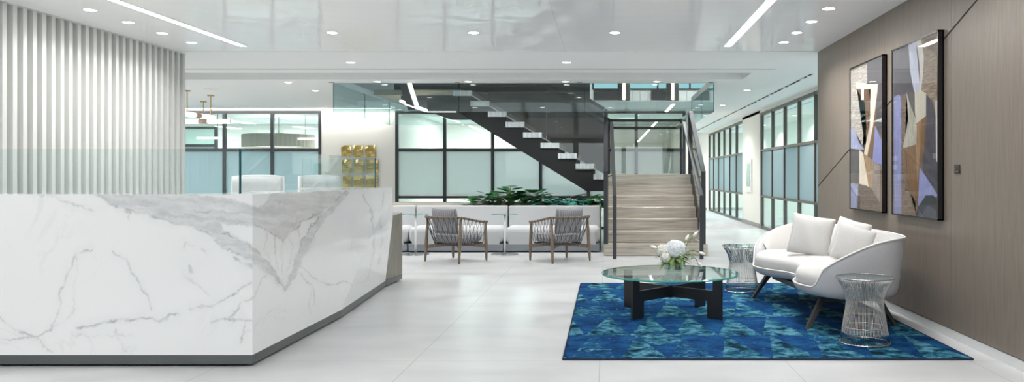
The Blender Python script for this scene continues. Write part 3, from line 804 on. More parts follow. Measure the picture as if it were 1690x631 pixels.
# glass screen on the counter
scr = empty('glass_counter_screen', (-2.35, 5.34, DT), 0, 'low frameless glass screen standing along the marble counter', 'glass screen')
m = MB(); m.pane(xw0, -2.355, 5.25, 5.262, DT + .002, 1.37); p_ = m.build('front_pane', ['glass_screen', 'glass_edge'], scr); p_.location = -scr.location
m = MB()
def skew(m, x0, y0, x1, y1, z0, z1, t=.012):
    d = Vector((x1 - x0, y1 - y0, 0)).normalized(); n = Vector((d.y, -d.x, 0)) * t / 2
    c = [Vector((x0, y0, 0)) - n, Vector((x0, y0, 0)) + n, Vector((x1, y1, 0)) + n, Vector((x1, y1, 0)) - n]
    lo = [m.bm.verts.new((p.x, p.y, z0)) for p in c]; hi = [m.bm.verts.new((p.x, p.y, z1)) for p in c]
    for i in range(4):
        f = m.bm.faces.new([lo[i], lo[(i + 1) % 4], hi[(i + 1) % 4], hi[i]]); f.material_index = 1 if i in (0, 2) else 0
    f = m.bm.faces.new(lo); f.material_index = 1; f = m.bm.faces.new(hi); f.material_index = 1
skew(m, -2.35, 5.26, -2.255, 8.0, DT + .002, 1.37); p_ = m.build('side_pane', ['glass_screen', 'glass_edge'], scr); p_.location = -scr.location
m = MB(); m.pane(-2.98, -2.26, 8.02, 8.032, DT + .002, 1.365); p_ = m.build('end_pane', ['glass_screen', 'glass_edge'], scr); p_.location = -scr.location
m = MB(); m.box(-3.0, -2.4, 7.96, 8.07, .73, DT + .001); p_ = m.build('pane_ledge', 'white', desk)

# task chairs behind the desk
def task_chair(x, y, rz, label):
    t = empty('task_chair', (x, y, 0), rz, label, 'chair', 'task chairs behind the reception desk')
    m = MB(); rings = []
    for i in range(9):
        z = .55 + .64 * i / 8; w = .25 - .012 * (i / 8) ** 2; yy = -.22 - .05 * (i / 8)
        rings.append([Vector((w * a, yy - .05 * (1 - a * a), z)) for a in [float(q_) for q_ in np.linspace(-1, 1, 9)]])
    m.rings(rings, close=False); o = m.build('backrest', 'meshback', t, smooth=True); sm = o.modifiers.new('s', 'SOLIDIFY'); sm.thickness = .02
    m = MB(); m.tube([Vector((-.25, -.22, .55)), Vector((-.238, -.27, 1.19)), Vector((-.12, -.305, 1.195)), Vector((0, -.32, 1.197)), Vector((.12, -.305, 1.195)), Vector((.238, -.27, 1.19)), Vector((.25, -.22, .55))], .012)
    m.build('back_frame', 'plastic_white', t, smooth=True)
    m = MB(); m.box(-.25, .25, -.22, .26, .44, .50); m.build('seat', 'upholstery', t, bevel=.025)
    m = MB(); m.tube([(0, 0, .08), (0, 0, .44)], .028, 12); m.build('column', 'steel', t, smooth=True)
    for k in range(5):
        a = 2 * PI * k / 5
        m = MB(); m.tube([(0, 0, .1), (.3 * math.cos(a), .3 * math.sin(a), .07)], [.025, .015]); lg = m.build('leg', 'plastic_white', t)
        m = MB(); m.lathe([(0, -.02), (.03, -.02), (.03, .02), (0, .02)], 16); c = m.build('caster', 'blackmatte', lg, loc=(.3 * math.cos(a), .3 * math.sin(a), .031), rot=(PI / 2, 0, a))
    for s in (-1, 1):
        m = MB(); m.tube([(s * .26, -.1, .47), (s * .3, -.1, .66), (s * .3, .12, .67)], .015); m.build('armrest', 'plastic_white', t, smooth=True)
task_chair(-3.38, 7.75, math.radians(186), 'white mesh-backed task chair behind the front counter, left of the other')
task_chair(-2.98, 8.9, math.radians(228), 'white mesh-backed task chair near the brass wall plates, right of the other')

# ------------------------------------------------------------------ rug
def make_rug():
    x0, x1, y0, y1 = -.28, 2.385, 5.31, 9.05
    nu, nv = 260, 340
    u, v = np.meshgrid(np.linspace(0, 1, nu + 1), np.linspace(0, 1, nv + 1), indexing='ij')
    X = x0 + (x1 - x0) * u; Y = y0 + (y1 - y0) * v
    edge = np.minimum(np.minimum(u, 1 - u) * (x1 - x0), np.minimum(v, 1 - v) * (y1 - y0))
    Z = np.where(edge < 1e-9, .001, .012) + np.zeros_like(X)
    # rows of tall triangles, alternately upright and inverted
    tri = np.zeros_like(X)
    base, hgt = .33, .82
    row = np.floor((Y - y0 + .06) / hgt); fy = (Y - y0 + .06) / hgt - row
    xs = (X - x0 + .165 * (row % 2) + .04 * np.sin(row * 2.1 + Y)) / base; fx = xs - np.floor(xs); cell = np.floor(xs)
    up = (np.abs(fx - .5) < .5 * (1 - fy))
    rnd = np.sin(cell * 12.9898 + row * 78.233) * 43758.5453; rnd = rnd - np.floor(rnd)
    tri = np.where(up, np.where(rnd > .12, 1.0, .45), 0.0)
    # second coarse layer: big diamonds toward the sofa side
    r2 = np.floor((Y - y0) / 1.24); g = (Y - y0) / 1.24 - r2; q = (X - x0 + .6 * (r2 % 2)) / 1.3; gq = q - np.floor(q)
    tri = np.where((np.abs(gq - .5) + np.abs(g - .5) < .16), 1 - tri, tri)
    co = np.stack([X, Y, Z], -1)
    o = grid_face('area_rug', lambda a, c: (X, Y, Z), nu, nv, tri, 'rug', None)
    o.data.attributes['vein'].name = 'tri'
    return o
rug = make_rug(); tag(rug, 'blue wool area rug with worn triangle pattern under the white sofa', 'rug')
m = MB(); m.box(-.282, 2.387, 5.308, 5.312, 0, .0118); m.box(-.283, -.279, 5.31, 9.05, 0, .0118); m.box(2.384, 2.388, 5.31, 9.05, 0, .0118); m.box(-.28, 2.385, 9.049, 9.052, 0, .0118)
m.build('binding', plain('dark_navy_binding', (22, 36, 60), .9), rug)
RZ = .0125

# ------------------------------------------------------------------ coffee table
ct = empty('coffee_table', (.553, 7.07, RZ), 0, 'round glass coffee table on a black crossed-plate base, on the rug', 'table')
m = MB(); R_ = .593
m.lathe([(0, .336), (R_ - .006, .336), (R_, .341), (R_, .347), (R_ - .006, .352), (0, .352)], 96, mats=[0, 1, 1, 1, 0])
m.build('glass_top', ['glass_table', 'glass_edge_bright'], ct)
def leg_frame(p, q):
    p = Vector(p) - Vector((.553, 7.07)); q = Vector(q) - Vector((.553, 7.07))
    d = (q - p); L = d.length; d.normalize(); ang = math.atan2(d.y, d.x)
    w = .14; h0, h1 = .14, .232
    prof = [(0, 0), (w, 0), (w, h0), (L - w, h0), (L - w, 0), (L, 0), (L, .335), (L - w + .055, .335), (L - w + .055, h1), (w - .055, h1), (w - .055, .335), (0, .335)]
    m = MB(); m.prism(prof, 'y', -.011, .011)
    return m.build('base_frame', 'black', ct, loc=(p.x, p.y, 0), rot=(0, 0, ang), bevel=.001)
leg_frame((.215, 6.71), (.90, 7.46)); leg_frame((.955, 6.73), (.17, 7.42))
m = MB(); m.box(-.015, .015, -.02, .02, .135, .24); m.build('centre_clasp', 'black', ct, rot=(0, 0, .8))

# vase and flowers
vx, vy = .598, 7.14; vz = RZ + .353
vase = empty('glass_vase', (vx, vy, vz), 0, 'clear glass cube vase of flowers on the round coffee table', 'vase')
m = MB(); m.lathe([(0, 0), (.075, 0), (.088, .008), (.092, .06), (.09, .118), (.084, .118), (.084, .06), (.08, .016), (0, .014)], 8)
m.build('bowl', clear_glass('vase_glass', (.86, .92, .90), .10), vase)
m = MB(); m.lathe([(0, .016), (.078, .017), (.083, .06), (.083, .075), (0, .075)], 8); m.build('water', clear_glass('vase_water', (.85, .9, .86), .05), vase)
def petal_quad(m, c, n, s, mat):
    n = n.normalized(); a = n.orthogonal().normalized(); bb = n.cross(a)
    th = random.random() * PI
    for k in range(4):
        t = th + k * PI / 2; d = a * math.cos(t) + bb * math.sin(t); e = n.cross(d)
        m.face([c, c + d * s * .6 + e * s * .45 + n * s * .15, c + d * s + n * s * .1, c + d * s * .6 - e * s * .45 + n * s * .15], mat)
def bloom(c, r, mat, n=150, s=.017, label=None, name='hydrangea'):
    m = MB(); m.lathe([(0, -r * .78), (r * .55, -r * .5), (r * .75, 0), (r * .55, r * .5), (0, r * .76)], 12, c=c)
    for i in range(n):
        z = 1 - 2 * (i + .5) / n; ph = i * 2.399963; rr = math.sqrt(1 - z * z)
        nn = Vector((rr * math.cos(ph), rr * math.sin(ph), z * .92)); petal_quad(m, Vector(c) + nn * r * random.uniform(.84, 1.06), nn, s * random.uniform(.8, 1.2), 0)
    return m.build(name, mat, None, fix=False)
def leaf_strip(m, base, d, L, w, droop=.5, mat=0, n=6):
    d = Vector(d).normalized(); side = d.cross(Vector((0, 0, 1))); side = side.normalized() if side.length > 1e-3 else Vector((1, 0, 0))
    pts = []; p = Vector(base); dd = d.copy()
    for i in range(n + 1):
        t = i / n; ww = w * math.sin(PI * min(1, t * .92 + .08)) ** .8
        pts.append((p + side * ww, p + Vector((0, 0, -.15 * ww)), p - side * ww)); dd = (dd + Vector((0, 0, -droop / n))).normalized(); p = p + dd * L / n
    for i in range(n):
        a, c = pts[i], pts[i + 1]
        m.face([a[0], a[1], c[1], c[0]], mat); m.face([a[1], a[2], c[2], c[1]], mat)
def flower_thing(o, label, cat='flower', grp=None):
    tag(o, label, cat, grp); return o
hy = bloom((vx + .005, vy - .02, vz + .19), .088, 'petal_blue', 300, .024); flower_thing(hy, 'large pale blue and white hydrangea head in the glass vase')
m1 = bloom((vx - .105, vy - .05, vz + .185), .05, 'petal', 120, .02, name='chrysanthemum'); flower_thing(m1, 'creamy white bloom above the other white one, left in the vase', grp='white blooms in the vase')
m2 = bloom((vx - .085, vy - .085, vz + .13), .042, 'petal', 110, .019, name='chrysanthemum'); flower_thing(m2, 'small creamy white bloom hanging over the vase rim', grp='white blooms in the vase')
def stem_of(o, a, bpt, sag=.0):
    m = MB(); a, bpt = Vector(a), Vector(bpt); mid = (a + bpt) / 2 + Vector((0, 0, sag)); m.tube([a, mid, bpt], .003, 6); m.build('stem', 'leaf', o)
stem_of(hy, (vx, vy, vz + .03), (vx, vy - .02, vz + .12)); stem_of(m1, (vx - .03, vy, vz + .03), (vx - .09, vy - .04, vz + .15)); stem_of(m2, (vx - .03, vy, vz + .03), (vx - .08, vy - .075, vz + .1), .05)
def lisianthus(tip, label, sag):
    a = Vector((vx + .02, vy, vz + .05)); tip = Vector(tip); m = MB()
    mid = (a + tip) / 2 + Vector((0, 0, sag)); pts = [((1 - t) ** 2) * a + 2 * t * (1 - t) * mid + t * t * tip for t in [float(q_) for q_ in np.linspace(0, 1, 8)]]
    m.tube(pts, .0035, 6); o = m.build('tulip_spray', 'leaf', None, smooth=True); tag(o, label, 'flower', 'white buds in the vase')
    d = (pts[-1] - pts[-2]).normalized(); m = MB()
    m.tube([tip, tip + d * .015, tip + d * .035, tip + d * .05, tip + d * .06], [.006, .014, .015, .009, .002], 8); m.build('bud', 'petal', o, smooth=True)
    m = MB()
    for t in (2, 4, 5, 6):
        leaf_strip(m, pts[t], (random.uniform(-1, 1), random.uniform(-1, .3), .4), random.uniform(.07, .10), .014, 1.0)
    m.build('foliage', 'leaf', o, smooth=True)
lisianthus((vx + .20, vy - .03, vz + .085), 'drooping white bud spray hanging lowest at the right of the vase', .16)
lisianthus((vx + .215, vy, vz + .165), 'white bud spray reaching level to the right over the drooping one', .12)
lisianthus((vx + .165, vy + .02, vz + .30), 'tall white bud spray curling highest above the hydrangea', .06)
lisianthus((vx + .10, vy + .02, vz + .265), 'short upright white bud spray just right of the hydrangea', .04)
lisianthus((vx - .155, vy + .0, vz + .20), 'dark leafy sprig leaning to the left of the white blooms', .05)
m = MB()
for i in range(70):
    a = random.uniform(0, 2 * PI); st = (vx + .05 * math.cos(a), vy + .05 * math.sin(a) - .01, vz + random.uniform(.08, .14))
    leaf_strip(m, st, (math.cos(a), math.sin(a), random.uniform(-.2, .9)), random.uniform(.08, .15), random.uniform(.012, .024), random.uniform(.6, 1.6))
for i in range(16):
    a = random.uniform(0, 2 * PI); m.tube([(vx + .06 * math.cos(a), vy + .06 * math.sin(a), vz + .02), (vx - .04 * math.cos(a), vy - .04 * math.sin(a), vz + .13)], .0028, 5)
tag(m.build('greenery', 'leaf', None, smooth=True), 'green leaves and stems spilling from the flower vase', 'foliage', kind='stuff')

# ------------------------------------------------------------------ wire side tables
def wire_table(x, y, label):
    t = empty('wire_side_table', (x, y, RZ), 0, label, 'table', 'wire side tables beside the sofa')
    def rad(z, k=0):
        pts = [(0, .170), (.12, .152), (.24, .133), (.30, .128), (.36, .140), (.42, .168), (.465, .203)]
        for i in range(len(pts) - 1):
            if z <= pts[i + 1][0]:
                a, c = pts[i], pts[i + 1]; f = (z - a[0]) / (c[0] - a[0]); f = f * f * (3 - 2 * f) * .3 + f * .7
                return a[1] + (c[1] - a[1]) * f
        return pts[-1][1]
    m = MB(); n = 92; zs = [0.004, .08, .16, .24, .29, .33, .37, .41, .44, .465]
    for i in range(n):
        a0 = 2 * PI * i / n
        m.tube([(rad(z) * math.cos(a0), rad(z) * math.sin(a0), z) for z in zs], .0019, 4)
    # inner bundle that curves the other way below the top
    for i in range(n // 2):
        a0 = 2 * PI * (i * 2 + .5) / n
        m.tube([(r * math.cos(a0), r * math.sin(a0), z) for r, z in ((.165, .45), (.13, .41), (.115, .36), (.122, .30))], .0016, 4)
    m.build('wire_cage', 'nickel', t, smooth=True)
    def ring(r, z, w, name):
        m = MB(); m.tube([(r * math.cos(2 * PI * k / 56), r * math.sin(2 * PI * k / 56), z) for k in range(56)], w, 8, closed=True); m.build(name, 'nickel', t, smooth=True)
    ring(.172, .005, .0055, 'base_ring'); ring(.153, .115, .003, 'inner_ring'); ring(.203, .466, .0035, 'top_ring')
    m = MB(); m.lathe([(0, .458), (.198, .458), (.2, .465), (.198, .468), (0, .468)], 64, mats=[0, 1, 1, 0]); m.build('glass_top', ['glass_table', 'glass_edge'], t)
wire_table(1.838, 5.81, 'nickel wire side table with glass top at the near arm of the sofa')
wire_table(1.40, 8.42, 'nickel wire side table with glass top at the far end of the sofa')

# ------------------------------------------------------------------ sofa
def make_sofa():
    t = empty('curved_sofa', (1.87, 7.2, RZ), math.atan2(.996, -.092) - PI / 2, 'white curved kidney-shaped sofa with dark splayed legs by the brown wall', 'sofa')
    # local: +Y is the far end, -X is the front
    AL, BF, BB, e, n = 1.08, .46, .45, .72, 120
    def outline(th):
        c, s = math.cos(th), math.sin(th)
        a = AL * math.copysign(abs(c) ** e, c); f = math.copysign(abs(s) ** e, s)
        bb = (BF if f > 0 else BB) * f
        if f > 0: bb -= .24 * math.exp(-((a + .0) / .40) ** 2) * f
        else: bb += 0.0
        return Vector((-bb, a, 0)), f
    P = [outline(2 * PI * i / n) for i in range(n)]
    pts = [p for p, f in P]
    nor = []
    for i in range(n):
        tg = (pts[(i + 1) % n] - pts[i - 1]).normalized(); nn = Vector((tg.y, -tg.x, 0))
        if nn.dot(pts[i] + Vector((.0, 0, 0))) < 0 and abs(pts[i].y) > .7: nn = -nn
        nor.append(nn)
    # consistent outward normals
    area = sum(pts[i].x * pts[(i + 1) % n].y - pts[(i + 1) % n].x * pts[i].y for i in range(n))
    sg = 1 if area > 0 else -1
    for i in range(n):
        tg = (pts[(i + 1) % n] - pts[i - 1]).normalized(); nor[i] = Vector((tg.y, -tg.x, 0)) * sg
    def hgt(f):
        q = min(1, max(0, (.80 - f) / 1.35)); return .325 + .385 * smoothstep(0, .12, q) * math.sin(q * PI / 2) ** .55
    def ringf(off, zf):
        r = []
        for i in range(n):
            h = hgt(P[i][1]); o_, z_ = off(h) if callable(off) else off, zf(h) if callable(zf) else zf
            p = pts[i] + nor[i] * o_; r.append(Vector((p.x, p.y, z_)))
        return r
    lean = lambda z: .045 * (z - .335) / .4
    m = MB()
    m.rings([ringf(-.20, .235), ringf(-.09, .238), ringf(-.03, .26), ringf(-.005, .30), ringf(lambda h: lean(.30 + (h - .30) * .5), lambda h: .30 + (h - .30) * .5), ringf(lambda h: lean(h), lambda h: h - .02),
             ringf(lambda h: lean(h) - .012, lambda h: h), ringf(lambda h: lean(h) - .055, lambda h: h), ringf(lambda h: lean(h) - .068, lambda h: h - .02),
             ringf(lambda h: -.075, lambda h: .30 + (h - .30) * .45), ringf(-.085, .30), ringf(-.2, .29)], cap0=True, cap1=True)
    m.build('shell', ['sofa_grey'], t, smooth=True, sub=1)
    m = MB(); m.tube([p for p in ringf(lambda h: lean(h) - .004, lambda h: h - .002)], .007, 8, closed=True); m.build('piping', 'piping', t, smooth=True)
    # inner back lining
    m = MB(); ii = [i for i in range(n) if P[i][1] < .55]
    # contiguous run through the back half
    start = next(i for i in range(n) if P[i][1] < .55 and P[i - 1][1] >= .55)
    run = [(start + k) % n for k in range(len(ii))]
    def col(i, o1, o2):
        h = hgt(P[i][1]); L = []
        for q in (0, .25, .5, .75, 1):
            z = .33 + (h - .012 - .33) * q; of = -.085 + (lean(h) + .02) * q - .03 * math.sin(q * PI)
            p = pts[i] + nor[i] * of; L.append(Vector((p.x, p.y, z)))
        return L
    m.rings([col(i, 0, 0) for i in run], close=False); o = m.build('back_lining', 'sofa', t, smooth=True)
    # seat cushion
    def cring(off, z, s=1.0):
        r = []
        for i in range(n):
            f = P[i][1]; o_ = off + (.055 if f > .6 else .055 * smoothstep(.2, .6, f))
            p = pts[i] + nor[i] * o_; r.append(Vector((p.x * s, p.y * s, z)))
        return r
    c0 = Vector((.12, 0, 0))
    def shrink(r, s, z): return [Vector((c0.x + (p.x - c0.x) * s, p.y * s, z)) for p in r]
    b0 = cring(-.10, .31)
    m = MB(); m.rings([shrink(b0, .9, .30), b0, cring(-.078, .345), cring(-.075, .39), cring(-.09, .425), cring(-.125, .448), shrink(cring(-.17, .46), 1, .458), shrink(cring(-.17, .46), .8, .464), shrink(cring(-.17, .46), .5, .468), shrink(cring(-.17, .46), .2, .47)], cap0=True, cap1=True)
    m.build('seat_cushion', 'sofa', t, smooth=True, sub=1)
    # legs and underframe
    for (lx, ly, bx_, by_) in ((-.20, -.70, -.39, -.83), (-.22, .72, -.385, .745), (.22, -.66, .36, -.74), (.22, .66, .34, .80)):
        m = MB(); a = Vector((lx, ly, .25)); c = Vector((bx_, by_, 0)); rr = []
        for q in (0, .5, 1):
            p = a.lerp(c, q); w, d_ = .034 - .016 * q, .022 - .008 * q
            rr.append([p + Vector((sx * w * .8, sy * w, 0)) for sx, sy in ((-1, -1), (1, -1), (1, 1), (-1, 1))])
        m.rings(rr, cap0=True, cap1=True); m.build('leg', 'dark_wood', t, bevel=.003)
    m = MB(); m.box(-.2, .24, -.72, .72, .19, .236); m.build('underframe', 'dark_wood', t, bevel=.005)
    return t
sofa = make_sofa()

def pillow(name, loc, rot, w, h, th, mat, label, grp):
    m = MB(); n = 14; F, Bk = [], []
    for i in range(n + 1):
        rf, rb = [], []
        for j in range(n + 1):
            u, v = 2 * i / n - 1, 2 * j / n - 1
            k = (max(0, 1 - abs(u) ** 2.6) * max(0, 1 - abs(v) ** 2.6)) ** .55
            pinch = 1 - .07 * (1 - abs(u * v)) * max(abs(u), abs(v)) ** 4
            wr = .006 * math.sin(7 * u + 3 * v + loc[1] * 5) * k
            x, z = u * w / 2 * pinch, v * h / 2 * pinch
            rf.append(Vector((x, -th / 2 * k + wr, z))); rb.append(Vector((x, th / 2 * k + wr, z)))
        F.append(rf); Bk.append(rb)
    m.rings(F, close=False); m.rings([list(reversed(r)) for r in Bk], close=False)
    bmesh.ops.remove_doubles(m.bm, verts=m.bm.verts, dist=1e-4)
    o = m.build(name, mat, None, loc=loc, rot=rot, smooth=True, sub=1)
    return tag(o, label, 'cushion', grp)
SR = sofa.rotation_euler.z
pillow('throw_pillow', (1.86, 7.42, .655), (math.radians(-14), math.radians(9), math.radians(-22)), .40, .39, .14, 'sofa', 'large square white cushion leaning at the far half of the sofa', 'white cushions on the sofa')
pillow('throw_pillow', (2.08, 6.98, .655), (math.radians(-16), math.radians(10), math.radians(-58)), .38, .36, .12, 'sofa', 'white cushion tucked behind another at the near half of the sofa', 'white cushions on the sofa')
pillow('throw_pillow', (2.04, 6.76, .63), (math.radians(-14), math.radians(14), math.radians(-46)), .35, .33, .12, 'sofa', 'white cushion closest to the wire table, overlapping the one behind', 'white cushions on the sofa')

# ------------------------------------------------------------------ framed art
def artwork(y_near, y_far, shapes, conv, bg, label):
    zc = .86
    t = empty('framed_artwork', (XR, (y_near + y_far) / 2, zc), 0, label, 'picture', 'framed abstract prints on the brown wall')
    o_ = Vector(t.location)
    def bld(m, name, mats, **k):
        o = m.build(name, mats, t, **k); o.location = -o_; return o
    xf = XR - .045; z0, z1 = .86, 2.297; w = .012
    m = MB()
    m.box(xf, XR, y_near, y_near + w, z0, z1); m.box(xf, XR, y_far - w, y_far, z0, z1)
    m.box(xf, XR, y_near, y_far, z0, z0 + w); m.box(xf, XR, y_near, y_far, z1 - w, z1); m.box(XR - .01, XR, y_near, y_far, z0, z1)
    bld(m, 'frame', plain('black_frame', (18, 16, 18), .25))
    mats = [art_mat(bg, .1)]; m = MB(); xx = xf + .008
    m.face([(xx, y_near + w, z0 + w), (xx, y_far - w, z0 + w), (xx, y_far - w, z1 - w), (xx, y_near + w, z1 - w)], 0)
    for i, (pts, colr, gr) in enumerate(shapes):
        am = art_mat(colr, gr)
        if am not in mats: mats.append(am)
        P = []
        for cx, cy in pts:
            yy, zz = conv(cx, cy); P.append((xx - .00015 * (i + 1), min(max(yy, y_near + w), y_far - w), min(max(zz, z0 + w), z1 - w)))
        try: m.face(P, mats.index(am))
        except Exception: pass
    bmesh.ops.triangulate(m.bm, faces=m.bm.faces)
    bld(m, 'print', mats)
    m = MB(); m.face([(xf + .003, y_near + w, z0 + w), (xf + .003, y_far - w, z0 + w), (xf + .003, y_far - w, z1 - w), (xf + .003, y_near + w, z1 - w)]); bld(m, 'glazing', clear_glass('picture_glass', (.95, .95, .95), .05))
    return t
def conv_for(scale, ox, oy):
    def f(cx, cy):
        d = 2.495 * 1350 / (ox + cx / scale - 1000); return d, 1.2 + (290 - (oy + cy / scale)) * d / 1350
    return f
sh2 = [([(25, 90), (75, 62), (112, 42), (112, 230), (25, 240)], (98, 92, 98), .1), ([(27, 140), (110, 140), (112, 215), (27, 225)], (74, 70, 78), .1),
       ([(112, 42), (168, 18), (168, 340), (150, 240), (112, 212)], (142, 124, 106), .2), ([(140, 40), (168, 60), (168, 100), (120, 70)], (120, 100, 86), .25),
       ([(72, 62), (112, 42), (121, 100), (118, 160), (112, 212), (90, 214), (78, 150)], (186, 190, 206), .06), ([(96, 52), (112, 42), (120, 100), (118, 160), (110, 205), (106, 120)], (206, 200, 192), .06),
       ([(27, 232), (40, 222), (48, 228), (50, 300), (50, 605), (27, 605)], (134, 138, 182), .08), ([(50, 240), (66, 214), (62, 400), (60, 460), (80, 540), (103, 575), (98, 610), (50, 605)], (112, 94, 80), .2),
       ([(66, 214), (92, 215), (98, 310), (102, 378), (55, 392), (72, 300)], (168, 166, 152), .12), ([(66, 214), (92, 215), (96, 300), (80, 260)], (88, 84, 80), .1),
       ([(92, 213), (110, 208), (128, 218), (135, 240), (130, 288), (98, 314), (93, 280)], (196, 190, 174), .05), ([(128, 220), (150, 250), (160, 300), (166, 420), (166, 540), (118, 470), (116, 380), (128, 290)], (66, 62, 74), .12),
       ([(98, 314), (130, 288), (122, 400), (112, 470), (103, 575), (72, 520), (61, 455), (60, 392), (102, 378)], (118, 86, 54), .14), ([(100, 314), (112, 303), (108, 420), (100, 500), (96, 400)], (150, 118, 80), .1),
       ([(158, 240), (168, 240), (168, 440), (160, 430)], (214, 206, 200), .08), ([(108, 450), (140, 500), (168, 542), (103, 577)], (136, 142, 190), .06),
       ([(103, 577), (128, 540), (150, 540), (168, 555), (168, 618), (96, 610)], (38, 40, 52), .15), ([(115, 600), (135, 570), (160, 590), (160, 618), (110, 614)], (70, 74, 88), .1)]
sh1 = [([(18, 85), (78, 58), (78, 130), (72, 300), (70, 375), (18, 370)], (178, 170, 162), .18), ([(78, 58), (140, 24), (140, 330), (108, 290), (118, 140), (78, 128)], (88, 82, 88), .1),
       ([(40, 150), (85, 152), (92, 300), (78, 420), (60, 400), (76, 300), (70, 205)], (104, 78, 58), .15), ([(38, 125), (80, 132), (120, 131), (112, 152), (38, 150)], (216, 208, 194), .05),
       ([(92, 136), (118, 140), (112, 220), (104, 290), (80, 405), (66, 395), (88, 280)], (226, 214, 196), .06), ([(116, 158), (108, 292), (98, 428), (78, 405), (100, 290)], (122, 96, 70), .12),
       ([(108, 288), (138, 350), (138, 430), (98, 427)], (136, 140, 190), .06), ([(18, 290), (34, 310), (50, 350), (70, 378), (18, 372)], (160, 166, 200), .15),
       ([(98, 427), (138, 430), (138, 612), (126, 575), (126, 435)], (112, 94, 76), .15), ([(18, 372), (60, 385), (95, 412), (126, 436), (126, 574), (96, 522), (18, 502)], (150, 138, 130), .12), ([(18, 372), (50, 380), (50, 502), (18, 500)], (98, 92, 92), .1),
       ([(50, 378), (64, 388), (74, 450), (86, 515), (50, 502)], (232, 220, 200), .05), ([(66, 390), (80, 400), (100, 440), (96, 520), (84, 510)], (172, 140, 108), .12),
       ([(18, 502), (46, 504), (43, 610), (18, 612)], (152, 156, 190), .15), ([(46, 504), (76, 510), (96, 522), (126, 575), (138, 612), (43, 612)], (104, 88, 78), .2)]
artwork(7.386, 8.38, sh1, conv_for(2.25, 1395, 80), (120, 108, 98), 'framed abstract print with a pale column, farther along the brown wall by the corridor')
artwork(6.147, 7.147, sh2, conv_for(1.912, 1460, 40), (110, 98, 90), 'framed abstract print with a gold blade and blue triangle, beside the switch plate')

sw = empty('switch_plate', (XR, 5.905, 1.215), 0, 'small two-row metal switch plate on the brown veneer wall', 'switch')
for k, z in ((0, 0), (1, .034)):
    m = MB(); m.box(-.008, 0, -.043, .043, z, z + .030); pl = m.build('plate', 'silver' if False else plain('dark_plate', (70, 66, 58), .4, metal=.5), sw, bevel=.001)
    m = MB(); m.box(-.0095, -.008, -.022, .022, z + .012, z + .018); m.build('button', 'steel', pl)

# ------------------------------------------------------------------ brass wall plates
rows = [[(563.1, 579.4, 240, 258.2), (582.4, 598.8, 240, 259.5), (602.5, 619, 240, 260.4)], [(564, 580.4, 264, 285.3), (583.5, 600, 264, 285.3), (603.5, 623.8, 264, 285.3)], [(565.4, 579.3, 289.6, 309.2), (583.2, 600.5, 289.6, 309.2), (603.5, 623.5, 289.6, 309.2)]]
rn = ['top', 'middle', 'bottom']; cn = ['left', 'centre', 'right']
sc_ = 1350 / (YB - .04)
for r in range(3):
    for c in range(3):
        x0, x1, y0, y1 = rows[r][c]
        wX, wZ = (x1 - x0) / sc_, (y1 - y0) / sc_; X0 = (x0 - 1000) / sc_; Z1 = 1.2 - (y1 - 290) / sc_
        m = MB(); n = 8; rr = []
        ang = random.uniform(-.5, .5); off = random.uniform(-.3, .3)
        for i in range(n + 1):
            row_ = []
            for j in range(n + 1):
                u, v = i / n, j / n; f = (v - .45) + (u - .5) * math.tan(ang * 1.6) + off * .3
                bend = -.025 * max(0, .22 - abs(f)) / .22 + .02 * math.sin(3 * u + r) * v
                row_.append(Vector((u * wX, bend - .03, v * wZ)))
            rr.append(row_)
        m.rings(rr, close=False); o = m.build('brass_plate', 'brass', None, loc=(X0, YB, Z1)); sm = o.modifiers.new('s', 'SOLIDIFY'); sm.thickness = .004
        tag(o, 'creased polished brass wall plate, %s row, %s column of the nine' % (rn[r], cn[c]), 'wall art', 'nine brass plates on the white wall')
        m = MB(); m.box(wX * .4, wX * .6, -.03, 0, wZ * .4, wZ * .6); m.build('mount', 'satin_brass', o)

# ------------------------------------------------------------------ banquettes
def banquette(x0, x1, label):
    t = empty('banquette_seat', ((x0 + x1) / 2, 12.75, 0), 0, label, 'bench', 'pale grey banquette modules'); w = (x1 - x0) / 2
    m = MB(); m.box(-w, w, .0, .60, .135, .40); m.build('seat', 'upholstery', t, bevel=.085)
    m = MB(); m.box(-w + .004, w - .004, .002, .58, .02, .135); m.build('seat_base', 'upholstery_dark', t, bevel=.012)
    m = MB(); m.box(-w + .1, w - .1, .05, .60, 0, .10); m.build('plinth', 'blackmatte', t)
    m = MB(); m.box(-w + .002, w - .002, .55, .69, .12, .71); m.build('backrest', 'upholstery', t, bevel=.02)
    m = MB(); m.box(-w + .06, w - .06, .001, .05, .125, .24); m.build('band', 'upholstery', t)
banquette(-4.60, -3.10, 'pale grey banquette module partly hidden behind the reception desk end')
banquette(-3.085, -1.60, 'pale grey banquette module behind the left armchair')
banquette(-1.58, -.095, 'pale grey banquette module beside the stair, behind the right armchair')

pl = empty('planter_box', (-2.3, 13.5, 0), 0, 'long beige planter trough behind the banquette holding green plants', 'planter')
m = MB(); x0, x1, y0, y1, h = -2.4, 2.22, -.03, .0, .73
m.box(-2.4, 2.22, -.02, .02, 0, .69); m.box(-2.4, 2.22, 1.0, 1.04, 0, .73); m.box(-2.4, -2.36, 0, 1.04, 0, .73); m.box(2.18, 2.22, 0, 1.04, 0, .73)
m.box(-2.36, 0.0, .02, 1.0, .66, .725)
m.build('trough', 'planter', pl)
m = MB(); m.box(0.0, 2.18, .02, 1.0, .5, .62); m.build('soil', 'soil', pl)

